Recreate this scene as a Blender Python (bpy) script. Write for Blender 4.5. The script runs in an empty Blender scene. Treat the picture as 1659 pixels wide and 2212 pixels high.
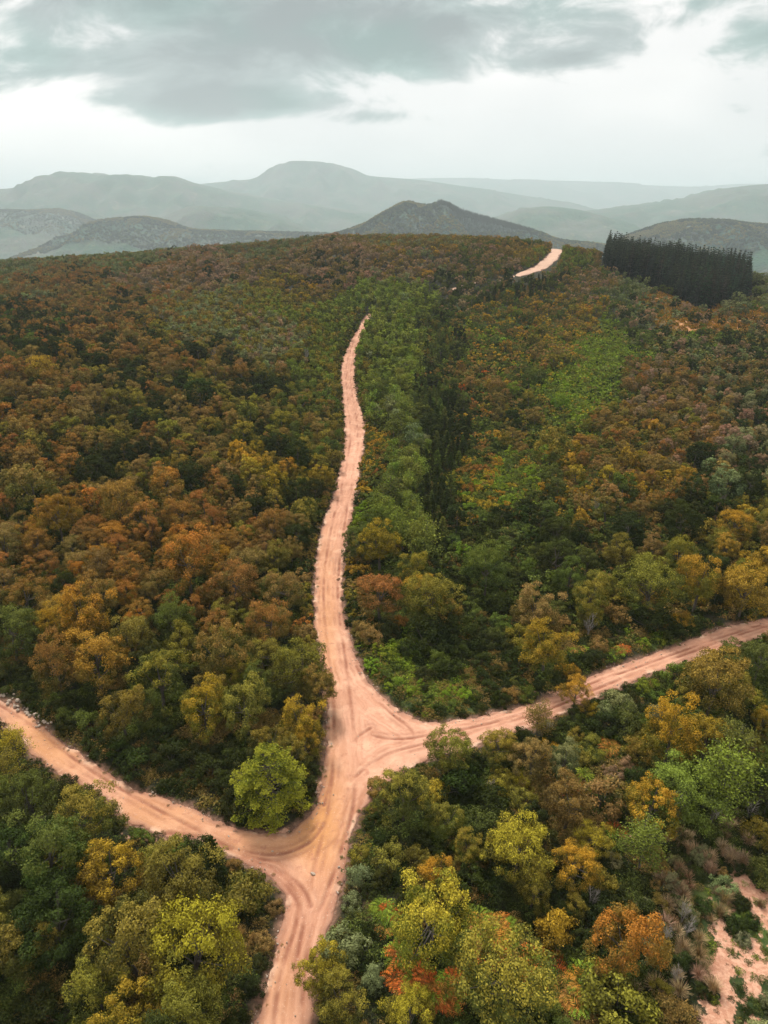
import bpy, math, random
import numpy as np
from mathutils import Vector

SC = bpy.context.scene
COL = SC.collection
R = math.radians
rng = np.random.default_rng(7)
random.seed(7)

# ------------------------------------------------------------------ camera, world, sun, exposure
CAM_Z, PITCH = 60.0, R(24.0)
cam_data = bpy.data.cameras.new('camera')
cam_data.sensor_fit = 'VERTICAL'
cam_data.sensor_height = 36.0
cam_data.lens = 24.0
cam_data.clip_start = 0.5
cam_data.clip_end = 60000
cam = bpy.data.objects.new('camera', cam_data)
cam.location = (0, 0, CAM_Z)
cam.rotation_euler = (math.pi / 2 - PITCH, 0, 0)
COL.objects.link(cam)
SC.camera = cam

SC.view_settings.view_transform = 'Standard'
SC.view_settings.look = 'None'
SC.view_settings.gamma = 1.0
SC.view_settings.use_curve_mapping = False
SC.view_settings.exposure = 0.95
SC.cycles.max_bounces = 5
SC.cycles.diffuse_bounces = 1
SC.cycles.glossy_bounces = 1
SC.cycles.transmission_bounces = 3
SC.cycles.volume_bounces = 1
SC.cycles.transparent_max_bounces = 4
SC.cycles.use_denoising = True
SC.cycles.adaptive_threshold = 0.02

SUN_EL, SUN_AZ = R(50), R(-22)          # azimuth measured from +Y towards +X
sun_data = bpy.data.lights.new('sun', 'SUN')
sun_data.energy = 2.2
sun_data.angle = R(13)
sun_data.color = (1.0, 0.95, 0.88)
sun = bpy.data.objects.new('sun', sun_data)
sd = Vector((math.sin(SUN_AZ) * math.cos(SUN_EL), math.cos(SUN_AZ) * math.cos(SUN_EL), math.sin(SUN_EL)))
sun.rotation_euler = sd.to_track_quat('Z', 'Y').to_euler()
sun.location = (0, 0, 500)
COL.objects.link(sun)

HAZE_DENSITY = 0.88e-4
HAZE_COLOR = (0.785, 0.90, 0.95)


class NT:
    """small node-tree writer"""
    def __init__(s, nt):
        s.nt = nt; s.n = nt.nodes; s.l = nt.links; s.n.clear()

    def new(s, t, **kw):
        nd = s.n.new(t)
        for k, v in kw.items():
            setattr(nd, k, v)
        return nd

    def plug(s, v, sock):
        if isinstance(v, bpy.types.NodeSocket):
            s.l.new(v, sock)
        elif v is not None:
            if hasattr(sock.default_value, '__len__') and not hasattr(v, '__len__'):
                v = [v] * len(sock.default_value)
            if hasattr(v, '__len__') and len(v) == 3 and len(sock.default_value) == 4:
                v = tuple(v) + (1,)
            sock.default_value = v

    def math(s, op, a, b=0.5, c=None, clamp=False):
        nd = s.new('ShaderNodeMath', operation=op, use_clamp=clamp)
        s.plug(a, nd.inputs[0]); s.plug(b, nd.inputs[1])
        if c is not None: s.plug(c, nd.inputs[2])
        return nd.outputs[0]

    def vmath(s, op, a, b=(0, 0, 0)):
        nd = s.new('ShaderNodeVectorMath', operation=op)
        s.plug(a, nd.inputs[0]); s.plug(b, nd.inputs[1])
        return nd.outputs[0]

    def scale(s, a, k):
        nd = s.new('ShaderNodeVectorMath', operation='SCALE')
        s.plug(a, nd.inputs[0]); s.plug(k, nd.inputs[3])
        return nd.outputs[0]

    def mix(s, f, a, b, mode='MIX'):
        nd = s.new('ShaderNodeMix', data_type='RGBA', blend_type=mode)
        s.plug(f, nd.inputs[0]); s.plug(a, nd.inputs[6]); s.plug(b, nd.inputs[7])
        return nd.outputs[2]

    def step(s, v, a, b, lo=0.0, hi=1.0):
        nd = s.new('ShaderNodeMapRange', interpolation_type='SMOOTHSTEP')
        s.plug(v, nd.inputs[0]); nd.inputs[1].default_value = a; nd.inputs[2].default_value = b
        nd.inputs[3].default_value = lo; nd.inputs[4].default_value = hi
        return nd.outputs[0]

    def noise(s, vec, sc, det=4, rough=0.55, dist=0.0):
        nd = s.new('ShaderNodeTexNoise')
        s.plug(vec, nd.inputs['Vector']); nd.inputs['Scale'].default_value = sc
        nd.inputs['Detail'].default_value = det; nd.inputs['Roughness'].default_value = rough
        nd.inputs['Distortion'].default_value = dist
        return nd.outputs['Fac']

    def xyz(s, x=0.0, y=0.0, z=0.0):
        nd = s.new('ShaderNodeCombineXYZ')
        s.plug(x, nd.inputs[0]); s.plug(y, nd.inputs[1]); s.plug(z, nd.inputs[2])
        return nd.outputs[0]

    def attr(s, name, kind='GEOMETRY', out='Fac'):
        nd = s.new('ShaderNodeAttribute', attribute_name=name, attribute_type=kind)
        return nd.outputs[out]


world = bpy.data.worlds.new('World')
SC.world = world
world.use_nodes = True
w = NT(world.node_tree)
tc = w.new('ShaderNodeTexCoord')
sep = w.new('ShaderNodeSeparateXYZ')
w.l.new(tc.outputs['Generated'], sep.inputs[0])
dx, dy, dz = sep.outputs
az = w.math('ARCTAN2', dx, dy)                       # 0 along +Y
el = w.math('ARCSINE', dz, 0)
base_v = w.xyz(az, w.math('MULTIPLY', el, 2.2), w.math('MULTIPLY', dy, 0.0))
warp = w.noise(base_v, 2.2, 3, 0.5)
vv = w.vmath('ADD', base_v, w.xyz(w.math('MULTIPLY', warp, 0.35), w.math('MULTIPLY', warp, 0.2), 0.3))
n1 = w.noise(vv, 3.0, 6, 0.5, 0.25)
n2 = w.noise(vv, 9.0, 8, 0.60, 0.25)
mask = None
# broad cloud masses: azimuth, elevation, width, height (radians), weight
for (a0, e0, sa, se, wt) in [(-0.07, 0.205, 0.25, 0.042, 1.05), (-0.20, 0.120, 0.15, 0.022, 1.0), (-0.33, 0.150, 0.12, 0.014, 0.35), (0.0, 0.104, 0.09, 0.007, 0.45), (-0.50, 0.19, 0.10, 0.02, 0.5),
                             (0.24, 0.160, 0.05, 0.018, 0.55), (0.30, 0.200, 0.07, 0.022, 0.6), (0.42, 0.165, 0.06, 0.022, 0.55), (0.47, 0.23, 0.08, 0.02, 0.6), (0.50, 0.12, 0.08, 0.015, 0.3),
                             (0.13, 0.135, 0.2, 0.012, -0.35), (0.36, 0.175, 0.035, 0.012, -0.4), (-0.36, 0.19, 0.07, 0.02, -0.1), (-0.3, 0.08, 0.5, 0.02, -0.4), (0.3, 0.08, 0.4, 0.03, -0.35), (0.0, 0.42, 2.5, 0.09, 0.3)]:
    a = w.math('DIVIDE', w.math('SUBTRACT', az, a0), sa)
    b = w.math('DIVIDE', w.math('SUBTRACT', el, e0), se)
    d = w.math('ADD', w.math('MULTIPLY', a, a), w.math('MULTIPLY', b, b))
    g = w.math('MULTIPLY', w.math('EXPONENT', w.math('MULTIPLY', d, -0.7), 0), wt)
    mask = g if mask is None else w.math('ADD', mask, g)
mask = w.math('ADD', mask, w.math('MULTIPLY', w.math('SUBTRACT', n1, 0.5), 1.9))
mask = w.math('ADD', mask, w.math('MULTIPLY', w.math('SUBTRACT', n2, 0.5), 3.0))
m1 = w.step(mask, 0.05, 0.70)
m2 = w.step(mask, 0.55, 1.25)
hue = w.step(w.noise(base_v, 4.5, 2), 0.4, 0.6)
teal = w.mix(hue, (0.40, 0.45, 0.43), (0.34, 0.45, 0.41))
dark = w.mix(hue, (0.25, 0.28, 0.27), (0.21, 0.295, 0.265))
soft = w.step(w.noise(base_v, 1.6, 3), 0.35, 0.65)
light = w.mix(soft, (0.84, 0.82, 0.80), (1.14, 1.07, 1.02))
c = w.mix(m1, light, teal)
c = w.mix(m2, c, dark)
c = w.mix(w.step(el, -0.03, -0.3), c, (0.22, 0.22, 0.19))   # below the horizon: land
sky = w.new('ShaderNodeTexSky', sky_type='NISHITA')
sky.sun_disc = False
sky.sun_elevation = SUN_EL
sky.sun_rotation = SUN_AZ
sky.altitude = 900
cloudy = w.mix(0.965, sky.outputs[0], w.scale(c, 6.0))
bg = w.new('ShaderNodeBackground')
w.l.new(cloudy, bg.inputs[0])
bg.inputs[1].default_value = 0.1
wo = w.new('ShaderNodeOutputWorld')
w.l.new(bg.outputs[0], wo.inputs[0])

# ------------------------------------------------------------------ noise, terrain height, projection
def _hash(ix, iy, s):
    h = (ix.astype(np.int64) * 374761393 + iy.astype(np.int64) * 668265263 + s * 1442695041) & 0xffffffff
    h = ((h ^ (h >> 13)) * 1274126177) & 0xffffffff
    return ((h ^ (h >> 16)) & 0xffffff) / float(0xffffff)

def vnoise(x, y, s=0):
    ix, iy = np.floor(x), np.floor(y)
    fx, fy = x - ix, y - iy
    fx = fx * fx * (3 - 2 * fx); fy = fy * fy * (3 - 2 * fy)
    a = _hash(ix, iy, s); b = _hash(ix + 1, iy, s); c_ = _hash(ix, iy + 1, s); d = _hash(ix + 1, iy + 1, s)
    return (a * (1 - fx) + b * fx) * (1 - fy) + (c_ * (1 - fx) + d * fx) * fy

def fbm(x, y, s=0, o=4):
    t, a, n = 0, 0.5, 0
    for i in range(o):
        t = t + a * vnoise(x * 2 ** i + 17.3 * i, y * 2 ** i - 9.1 * i, s + i); n += a; a *= 0.5
    return t / n

TX = np.array([-9000, -3000, -900, -450, -250, -110, -50, 0, 40, 90, 130, 190, 260, 350, 600, 3000, 9000.])
TY = np.array([-500, 0, 60, 120, 200, 260, 340, 430, 500, 560, 650, 750, 850, 1000, 1300, 2000, 9000.])
TZ = np.array([
    [-250, -120, -60, -15, -2, 0, 0, 0, 0, 0, 0, -3, -10, -25, -80, -150, -250],
    [-250, -120, -60, -15, -2, 0, 0, 0, 0, 0, 0, -3, -10, -25, -80, -150, -250],
    [-250, -120, -60, -15, -2, 0, 0, 0, 0, 0, 0, -3, -10, -25, -80, -150, -250],
    [-250, -120, -50, -10, 2, 3, 1, 0, 0, 3, 2, -2, -10, -25, -80, -150, -250],
    [-250, -120, -40, 0, 8, 8, 3, 0, -3, -2, -8, -10, -12, -25, -80, -150, -250],
    [-250, -120, -35, 3, 9, 9, 5, 3, 1, 1, -3, -6, -10, -25, -80, -150, -250],
    [-250, -120, -30, 5, 9, 10, 10, 10, 9, 8, 7, 6, 2, -15, -80, -150, -250],
    [-250, -130, -25, 6, 9, 13, 18, 20, 20, 21, 17, 9, 5, -8, -80, -150, -250],
    [-250, -140, -22, 6, 11, 20, 27, 30, 31, 31, 29, 20, 12, -8, -80, -150, -250],
    [-250, -140, -22, 4, 14, 24, 29, 32, 33, 33, 30, 20, 8, -15, -90, -160, -250],
    [-250, -150, -25, 4, 15.5, 25, 30, 31, 32, 31, 25, 10, -8, -40, -110, -170, -250],
    [-250, -160, -35, 0, 13.5, 24, 29, 29, 30, 28, 18, -5, -30, -65, -130, -190, -250],
    [-250, -180, -60, -15, 6, 18, 26, 27, 26, 22, 8, -25, -60, -100, -150, -200, -250],
    [-250, -200, -100, -60, -40, -18, -4, 3, 3, -5, -20, -60, -90, -130, -170, -220, -250],
    [-250, -220, -150, -120, -110, -95, -85, -80, -80, -85, -100, -120, -140, -160, -190, -230, -250],
    [-250, -250, -230, -220, -210, -205, -200, -200, -200, -205, -210, -220, -230, -240, -250, -250, -250],
    [-250] * 17], dtype=float)

def _slopes(C, T):
    """limited slopes along the last axis"""
    d = np.diff(C, axis=-1) / np.diff(T)
    m = np.zeros_like(C)
    a, b = d[..., :-1], d[..., 1:]
    h1, h2 = np.diff(T)[:-1], np.diff(T)[1:]
    with np.errstate(divide='ignore', invalid='ignore'):
        hm = (h1 + h2) / (h1 / np.where(a == 0, 1e-9, a) + h2 / np.where(b == 0, 1e-9, b))
    m[..., 1:-1] = np.where(a * b > 0, hm, 0)
    return m

_MY = _slopes(TZ.T, TY).T
def _herm(p0, p1, m0, m1, t, h):
    t2 = t * t; t3 = t2 * t
    return (2*t3 - 3*t2 + 1) * p0 + (t3 - 2*t2 + t) * h * m0 + (3*t2 - 2*t3) * p1 + (t3 - t2) * h * m1

def height(x, y):
    x = np.atleast_1d(np.asarray(x, float)); y = np.atleast_1d(np.asarray(y, float))
    xc = np.clip(x, TX[0], TX[-1] - 1e-3); yc = np.clip(y, TY[0], TY[-1] - 1e-3)
    j = np.clip(np.searchsorted(TY, yc, side='right') - 1, 0, len(TY) - 2)
    h = (TY[j + 1] - TY[j]); t = (yc - TY[j]) / h
    C = _herm(TZ[j], TZ[j + 1], _MY[j], _MY[j + 1], t[:, None], h[:, None])
    M = _slopes(C, TX)
    i = np.clip(np.searchsorted(TX, xc, side='right') - 1, 0, len(TX) - 2)
    k = np.arange(len(x)); h = TX[i + 1] - TX[i]; t = (xc - TX[i]) / h
    z = _herm(C[k, i], C[k, i + 1], M[k, i], M[k, i + 1], t, h)
    far = np.clip((np.hypot(x, y) - 80) / 500, 0, 1)
    return z + (fbm(x / 38, y / 38, 3) - .5) * (1.2 + 6 * far) + (fbm(x / 9, y / 9, 5, 2) - .5) * 0.35

CP, SP, FPX = math.cos(PITCH), math.sin(PITCH), 2212 / 1.5
def ray(px, py):
    u = (np.asarray(px, float) - 829.5) / FPX; v = (1106 - np.asarray(py, float)) / FPX
    return u, CP + v * SP, -SP + v * CP

YS = np.concatenate([np.arange(15, 200, 1.0), np.arange(200, 500, 2.5), np.arange(500, 1300, 6.0)])
def unproject(px, py, off=0.0):
    """the point of the ground (raised by off) that a line of sight through a traced point meets"""
    u, a, b = ray(np.atleast_1d(px), np.atleast_1d(py))
    off = np.broadcast_to(off, u.shape)
    X = (u / a)[:, None] * YS; Z = CAM_Z + (b / a)[:, None] * YS
    H = height(X.ravel(), np.broadcast_to(YS, X.shape).ravel()).reshape(X.shape) + off[:, None]
    hit = Z < H
    k = np.where(hit.any(1), hit.argmax(1), len(YS) - 1); k = np.maximum(k, 1)
    r = np.arange(len(u)); d0 = Z[r, k-1] - H[r, k-1]; d1 = Z[r, k] - H[r, k]
    t = np.clip(d0 / (d0 - d1 + 1e-9), 0, 1)
    y = YS[k-1] + t * (YS[k] - YS[k-1]); x = u / a * y
    return x, y

def project(x, y, z):
    dz_ = z - CAM_Z
    dep = y * CP - dz_ * SP
    dep = np.maximum(dep, 0.1)
    return 829.5 + FPX * x / dep, 1106 - FPX * (y * SP + dz_ * CP) / dep, dep

# ------------------------------------------------------------------ road outlines (traced, laid on the terrain)
OUT = [(505, 2500), (550, 2212), (565, 2155), (580, 2100), (595, 2045), (607, 2005), (612, 1960), (607, 1925), (590, 1900), (550, 1878), (500, 1850),
       (470, 1832), (430, 1812), (370, 1808), (310, 1795), (265, 1765), (225, 1728), (180, 1700), (130, 1670), (75, 1640), (35, 1590), (0, 1560), (-120, 1490), (-300, 1400),
       (-300, 1345), (-120, 1440), (0, 1509), (60, 1542), (100, 1577), (200, 1647), (275, 1697), (350, 1722), (425, 1753), (465, 1772), (525, 1792),
       (575, 1798), (625, 1793), (655, 1777), (672, 1757), (688, 1722), (697, 1680), (702, 1630), (706, 1580), (706, 1530), (698, 1465), (688, 1400),
       (679, 1350), (677, 1288), (680, 1223), (690, 1163), (705, 1113), (725, 1053), (740, 988), (745, 938), (742, 888), (738, 850), (735, 820), (735, 797),
       (740, 772), (755, 742), (772, 712), (785, 690), (793, 680), (802, 682), (795, 700), (784, 722), (775, 747), (767, 782), (767, 812), (772, 863), (782, 890),
       (789, 923), (787, 963), (775, 1038), (765, 1088), (755, 1143), (745, 1193), (740, 1263), (744, 1327), (755, 1377), (770, 1427), (795, 1472),
       (829, 1510), (860, 1532), (895, 1554), (960, 1562), (1030, 1549), (1130, 1527), (1210, 1500), (1270, 1465), (1330, 1440), (1380, 1425), (1455, 1397),
       (1505, 1377), (1555, 1357), (1600, 1346), (1659, 1338), (1959, 1262), (1959, 1296), (1659, 1374), (1600, 1395), (1540, 1412), (1470, 1437), (1400, 1460),
       (1345, 1482), (1290, 1505), (1220, 1538), (1150, 1570), (1085, 1594), (1030, 1612), (980, 1622), (945, 1632), (880, 1660), (829, 1695), (800, 1730), (777, 1765),
       (755, 1825), (740, 1890), (722, 1965), (706, 2030), (692, 2090), (680, 2150), (668, 2212), (630, 2500)]
FAR = [(1100, 599), (1118, 591), (1140, 582), (1158, 574), (1172, 563), (1183, 552), (1190, 544), (1193, 534), (1216, 534), (1214, 545), (1204, 560), (1190, 572),
       (1172, 584), (1150, 590), (1125, 597), (1108, 603)]
def poly_from(px):
    a = np.array(px, float)
    out = []
    for i in range(len(a)):
        b = a[(i + 1) % len(a)]; n = max(1, int(np.hypot(*(b - a[i])) // 60))
        for k in range(n): out.append(a[i] + (b - a[i]) * k / n)
    a = np.array(out)
    x, y = unproject(a[:, 0], a[:, 1])
    return np.stack([x, y], 1)
P_MAIN, P_FAR = poly_from(OUT), poly_from(FAR)
ea = unproject([797], [682]); eb = unproject([1104], [601])
A0, B0 = np.array([ea[0][0], ea[1][0]]), np.array([eb[0][0], eb[1][0]])
tt = np.linspace(0, 1, 14)[:, None]
CL = (1-tt)**3 * A0 + 3*(1-tt)**2*tt * (A0 + [4, 30]) + 3*(1-tt)*tt**2 * (B0 + [-25, -12]) + tt**3 * B0
nrm = np.gradient(CL, axis=0); nrm = np.stack([-nrm[:, 1], nrm[:, 0]], 1) / np.linalg.norm(nrm, axis=1)[:, None]
P_LINK = np.concatenate([CL + nrm * 1.1, (CL - nrm * 1.1)[::-1]])

def sdf_poly(x, y, P):
    A = P; B = np.roll(P, -1, 0)
    d = np.full(x.shape, 1e9); ins = np.zeros(x.shape, bool)
    for (ax, ay), (bx, by) in zip(A, B):
        ex, ey = bx - ax, by - ay
        t = np.clip(((x - ax) * ex + (y - ay) * ey) / (ex * ex + ey * ey + 1e-12), 0, 1)
        d = np.minimum(d, np.hypot(x - ax - t * ex, y - ay - t * ey))
        if ay != by:
            c_ = ((ay > y) != (by > y)) & (x < (bx - ax) * (y - ay) / (by - ay) + ax)
            ins ^= c_
    return np.where(ins, -d, d)

def road_sdf(x, y):
    x = np.asarray(x, float); y = np.asarray(y, float)
    d = np.full(x.shape, 50.0)
    for P in (P_MAIN, P_FAR, P_LINK):
        lo, hi = P.min(0) - 12, P.max(0) + 12
        m = (x > lo[0]) & (x < hi[0]) & (y > lo[1]) & (y < hi[1])
        if m.any(): d[m] = np.minimum(d[m], sdf_poly(x[m], y[m], P))
    return d + (fbm(x / 1.7, y / 1.7, 11, 3) - .5) * 1.0

def pline_dist(x, y, L):
    d = np.full(x.shape, 1e9)
    for (ax, ay), (bx, by) in zip(L[:-1], L[1:]):
        ex, ey = bx - ax, by - ay
        t = np.clip(((x - ax) * ex + (y - ay) * ey) / (ex * ex + ey * ey + 1e-12), 0, 1)
        d = np.minimum(d, np.hypot(x - ax - t * ex, y - ay - t * ey))
    return d

# bare clay between the plants, lower right
def clay_mask(x, y, px, py):
    m = np.clip((px - 1478 - (2212 - py) * 0.12) / 60, 0, 1) * np.clip((py - 1850) / 60, 0, 1) * np.clip((1800 - px) / 120, 0, 1) * np.clip((2420 - py) / 100, 0, 1)
    n = fbm(x / 1.3, y / 2.4, 21, 4) + .10
    m2 = np.clip((n - 0.42) / 0.22, 0, 1)
    # bare reddish slopes by the tracks
    k = 1.2 * (np.exp(-(((px - 915) / 40) ** 4 + ((py - 537) / 4.5) ** 2)) + np.exp(-(((px - 710) / 40) ** 4 + ((py - 542) / 3.5) ** 2)) * (y < 900))
    k = k + np.exp(-(((px - 1600) / 90) ** 2 + ((py - 1325) / 10) ** 2)) * 0.3
    for (a, b, sa, sb) in [(600, 1805, 70, 12), (310, 1810, 70, 14), (120, 1650, 60, 10), (690, 1700, 8, 60), (745, 1450, 14, 60), (1195, 1497, 80, 10)]:
        k = k + 0.6 * np.exp(-(((px - a) / sa) ** 2 + ((py - b) / sb) ** 2))
    return np.clip(m * m2 + k, 0, 1)

def new_mesh(name, V, F, attrs=None, mats=(), smooth=True, midx=None):
    """V (n,3), F (m,4) or (m,3); attrs {name: (domain, kind, array)}"""
    me = bpy.data.meshes.new(name)
    V = np.asarray(V, np.float32); F = np.asarray(F, np.int32)
    me.vertices.add(len(V)); me.vertices.foreach_set('co', V.ravel())
    k = F.shape[1]
    me.loops.add(F.size); me.loops.foreach_set('vertex_index', F.ravel())
    me.polygons.add(len(F))
    me.polygons.foreach_set('loop_start', np.arange(0, F.size, k, dtype=np.int32))
    me.polygons.foreach_set('use_smooth', np.full(len(F), smooth))
    if midx is not None: me.polygons.foreach_set('material_index', np.asarray(midx, np.int32))
    for m in mats: me.materials.append(m)
    for nm, (dom, kind, arr) in (attrs or {}).items():
        at = me.attributes.new(nm, kind, dom)
        at.data.foreach_set('vector' if kind == 'FLOAT_VECTOR' else 'value', np.asarray(arr, np.int32 if kind == 'INT' else np.float32).ravel())
    me.update()
    me.validate()
    return me

def link(name, me, parent=None, **props):
    o = bpy.data.objects.new(name, me)
    COL.objects.link(o)
    if parent is not None: o.parent = parent
    for k, v in props.items(): o[k] = v
    return o

# ------------------------------------------------------------------ materials
def mat(name):
    m = bpy.data.materials.new(name); m.use_nodes = True
    return m, NT(m.node_tree)

def finish(n, color, rough=0.9, bump=None, bstr=0.3, bdist=0.1, spec=0.2):
    p = n.new('ShaderNodeBsdfPrincipled')
    n.plug(color, p.inputs['Base Color']); n.plug(rough, p.inputs['Roughness'])
    p.inputs['Specular IOR Level'].default_value = spec
    if bump is not None:
        b = n.new('ShaderNodeBump'); b.inputs['Strength'].default_value = bstr; b.inputs['Distance'].default_value = bdist
        n.plug(bump, b.inputs['Height']); n.l.new(b.outputs[0], p.inputs['Normal'])
    o = n.new('ShaderNodeOutputMaterial'); n.l.new(p.outputs[0], o.inputs[0])
    return p

# road clay
M_ROAD, n = mat('road_clay')
pos = n.new('ShaderNodeNewGeometry').outputs['Position']
edge, rut, gold = n.attr('edge'), n.attr('rut'), n.attr('gold')
spx = n.new('ShaderNodeSeparateXYZ'); n.l.new(pos, spx.inputs[0])
wob = n.noise(pos, 0.08, 3)
streak = n.noise(n.xyz(n.math('ADD', n.math('MULTIPLY', edge, 2.2), n.math('MULTIPLY', wob, 4.0)), n.math('MULTIPLY', spx.outputs[1], 0.10), n.math('MULTIPLY', spx.outputs[0], 0.10)), 1.0, 5, 0.6)
big = n.noise(pos, 0.35, 4, 0.6)
fine = n.noise(pos, 6.0, 5, 0.7)
col = n.mix(n.step(streak, 0.30, 0.70), (0.50, 0.245, 0.150), (0.63, 0.345, 0.230))
col = n.mix(n.step(big, 0.48, 0.70, 0, 0.7), col, (0.72, 0.42, 0.28))
col = n.mix(n.math('MULTIPLY', gold, 0.9), col, (0.56, 0.265, 0.095))
col = n.mix(n.step(n.noise(pos, 1.3, 4, 0.6), 0.56, 0.72, 0, 0.6), col, (0.42, 0.185, 0.115))
col = n.mix(n.step(edge, -0.9, -0.1, 0, 0.7), col, n.mix(n.step(big, 0.5, 0.62), (0.30, 0.15, 0.10), (0.70, 0.47, 0.33)))
col = n.mix(n.math('MULTIPLY', rut, n.step(n.noise(pos, 0.5, 3), 0.3, 0.6, 0.45, 1.0)), col, (0.27, 0.105, 0.062))
col = n.mix(n.step(spx.outputs[1], 330, 430, 0, 0.6), col, (0.52, 0.385, 0.29))
col = n.mix(n.step(fine, 0.58, 0.72, 0, 0.6), col, (0.74, 0.58, 0.46))
col = n.mix(n.step(fine, 0.40, 0.28, 0, 0.45), col, (0.30, 0.14, 0.09))
finish(n, col, 0.95, n.math('ADD', n.math('MULTIPLY', fine, 0.5), n.math('MULTIPLY', streak, 0.6)), 0.4, 0.08)

# ground under the woods
M_GROUND, n = mat('ground_litter')
# dark humus, litter and weeds
pos = n.new('ShaderNodeNewGeometry').outputs['Position']
verge, clay, green, rust = n.attr('verge'), n.attr('clay'), n.attr('green'), n.attr('rust')
a_ = n.noise(pos, 0.5, 6, 0.65); b_ = n.noise(pos, 2.5, 5, 0.7); c2 = n.noise(pos, 0.035, 4, 0.6)
g = n.mix(n.step(a_, 0.4, 0.62), (0.014, 0.019, 0.008), (0.038, 0.034, 0.017))
g = n.mix(n.step(b_, 0.5, 0.7, 0, 0.6), g, (0.085, 0.055, 0.030))
gr = n.mix(n.step(a_, 0.4, 0.62), (0.050, 0.095, 0.020), (0.11, 0.17, 0.03))
g = n.mix(green, g, gr)
g = n.mix(rust, g, n.mix(n.step(b_, 0.4, 0.6), (0.34, 0.155, 0.06), (0.52, 0.27, 0.12)))
soil = n.mix(n.step(b_, 0.4, 0.65), (0.15, 0.082, 0.055), (0.27, 0.15, 0.10))
vm = n.step(n.math('ADD', verge, n.math('MULTIPLY', a_, 1.5)), 1.7, 0.7)
g = n.mix(vm, g, soil)
cl = n.mix(n.step(b_, 0.38, 0.62), (0.46, 0.225, 0.14), (0.60, 0.35, 0.235))
brk = n.step(n.math('ADD', clay, n.math('MULTIPLY', n.math('SUBTRACT', n.noise(pos, 0.8, 8, 0.75), 0.5), 2.6)), 0.40, 0.62)
g = n.mix(brk, g, n.mix(n.step(a_, 0.5, 0.7), cl, (0.36, 0.17, 0.105)))
finish(n, g, 1.0, b_, 0.5, 0.15)

# far wooded hills
M_HILL, n = mat('wooded_hillside')
pos = n.new('ShaderNodeNewGeometry').outputs['Position']
a_ = n.noise(pos, 0.0022, 6, 0.6); b_ = n.noise(pos, 0.012, 5, 0.65)
vor = n.new('ShaderNodeTexVoronoi'); n.l.new(pos, vor.inputs['Vector']); vor.inputs['Scale'].default_value = 0.075
g = n.mix(n.step(a_, 0.42, 0.6), (0.035, 0.085, 0.050), (0.085, 0.100, 0.075))
g = n.mix(n.step(b_, 0.5, 0.66, 0, 0.6), g, (0.095, 0.120, 0.06))
g = n.mix(n.step(n.noise(pos, 0.004, 5, 0.7), 0.62, 0.68, 0, 0.5), g, (0.22, 0.19, 0.13))
g = n.mix(n.math('MULTIPLY', n.attr('pines'), 0.85), g, (0.016, 0.026, 0.018))
g = n.mix(0.15, g, vor.outputs['Color'], 'OVERLAY')
finish(n, g, 1.0, n.math('SUBTRACT', 1.0, vor.outputs['Distance']), 0.9, 5.0)

def leaf_material(name, transl=0.3, gloss=0.0, hue=1.0):
    m, n = mat(name)
    tint = n.attr('tint', 'INSTANCER', 'Vector')
    tint2 = n.attr('tintb', 'INSTANCER', 'Vector')
    lr, lo, lc = n.attr('lr'), n.attr('lo'), n.attr('lc')
    # sprays lean to the tree's second colour by chance, more so low and inside
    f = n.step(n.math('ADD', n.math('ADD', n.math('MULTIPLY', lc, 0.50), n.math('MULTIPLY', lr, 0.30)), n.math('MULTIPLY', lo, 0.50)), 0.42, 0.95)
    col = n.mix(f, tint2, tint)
    col = n.scale(col, n.math('ADD', 0.64, n.math('MULTIPLY', lr, 0.72)))
    di = n.new('ShaderNodeBsdfDiffuse'); n.plug(col, di.inputs[0])
    tr = n.new('ShaderNodeBsdfTranslucent'); n.plug(n.vmath('MULTIPLY', col, (1.15, 1.1, 0.6)), tr.inputs[0])
    mx = n.new('ShaderNodeMixShader'); mx.inputs[0].default_value = transl
    n.l.new(di.outputs[0], mx.inputs[1]); n.l.new(tr.outputs[0], mx.inputs[2])
    o = n.new('ShaderNodeOutputMaterial'); n.l.new(mx.outputs[0], o.inputs[0])
    return m

M_LEAF = leaf_material('leaves', 0.14)
M_NEEDLE = leaf_material('needles', 0.12)
M_BARK, n = mat('bark')
pos = n.new('ShaderNodeNewGeometry').outputs['Position']
finish(n, n.mix(n.noise(pos, 3, 4, 0.7), (0.055, 0.045, 0.036), (0.17, 0.15, 0.125)), 0.95)
M_PALEBARK, n = mat('pale_twigs')
pos = n.new('ShaderNodeNewGeometry').outputs['Position']
finish(n, n.mix(n.noise(pos, 2, 4, 0.7), (0.22, 0.19, 0.165), (0.42, 0.38, 0.34)), 0.9)
M_STONE, n = mat('pale_stone')
pos = n.new('ShaderNodeNewGeometry').outputs['Position']
finish(n, n.mix(n.noise(pos, 4, 5, 0.7), (0.30, 0.22, 0.165), (0.60, 0.50, 0.40)), 0.9, n.noise(pos, 12, 4), 0.4, 0.05)

# ------------------------------------------------------------------ terrain
def graded(lo, hi, a, b, step, grow=1.12):
    mid = np.arange(a, b + 1e-6, step).tolist()
    s, x, up = step, b, []
    while x < hi: s *= grow; x += s; up.append(x)
    s, x, dn = step, a, []
    while x > lo: s *= grow; x -= s; dn.append(x)
    return np.array(dn[::-1] + mid + up)

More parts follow.
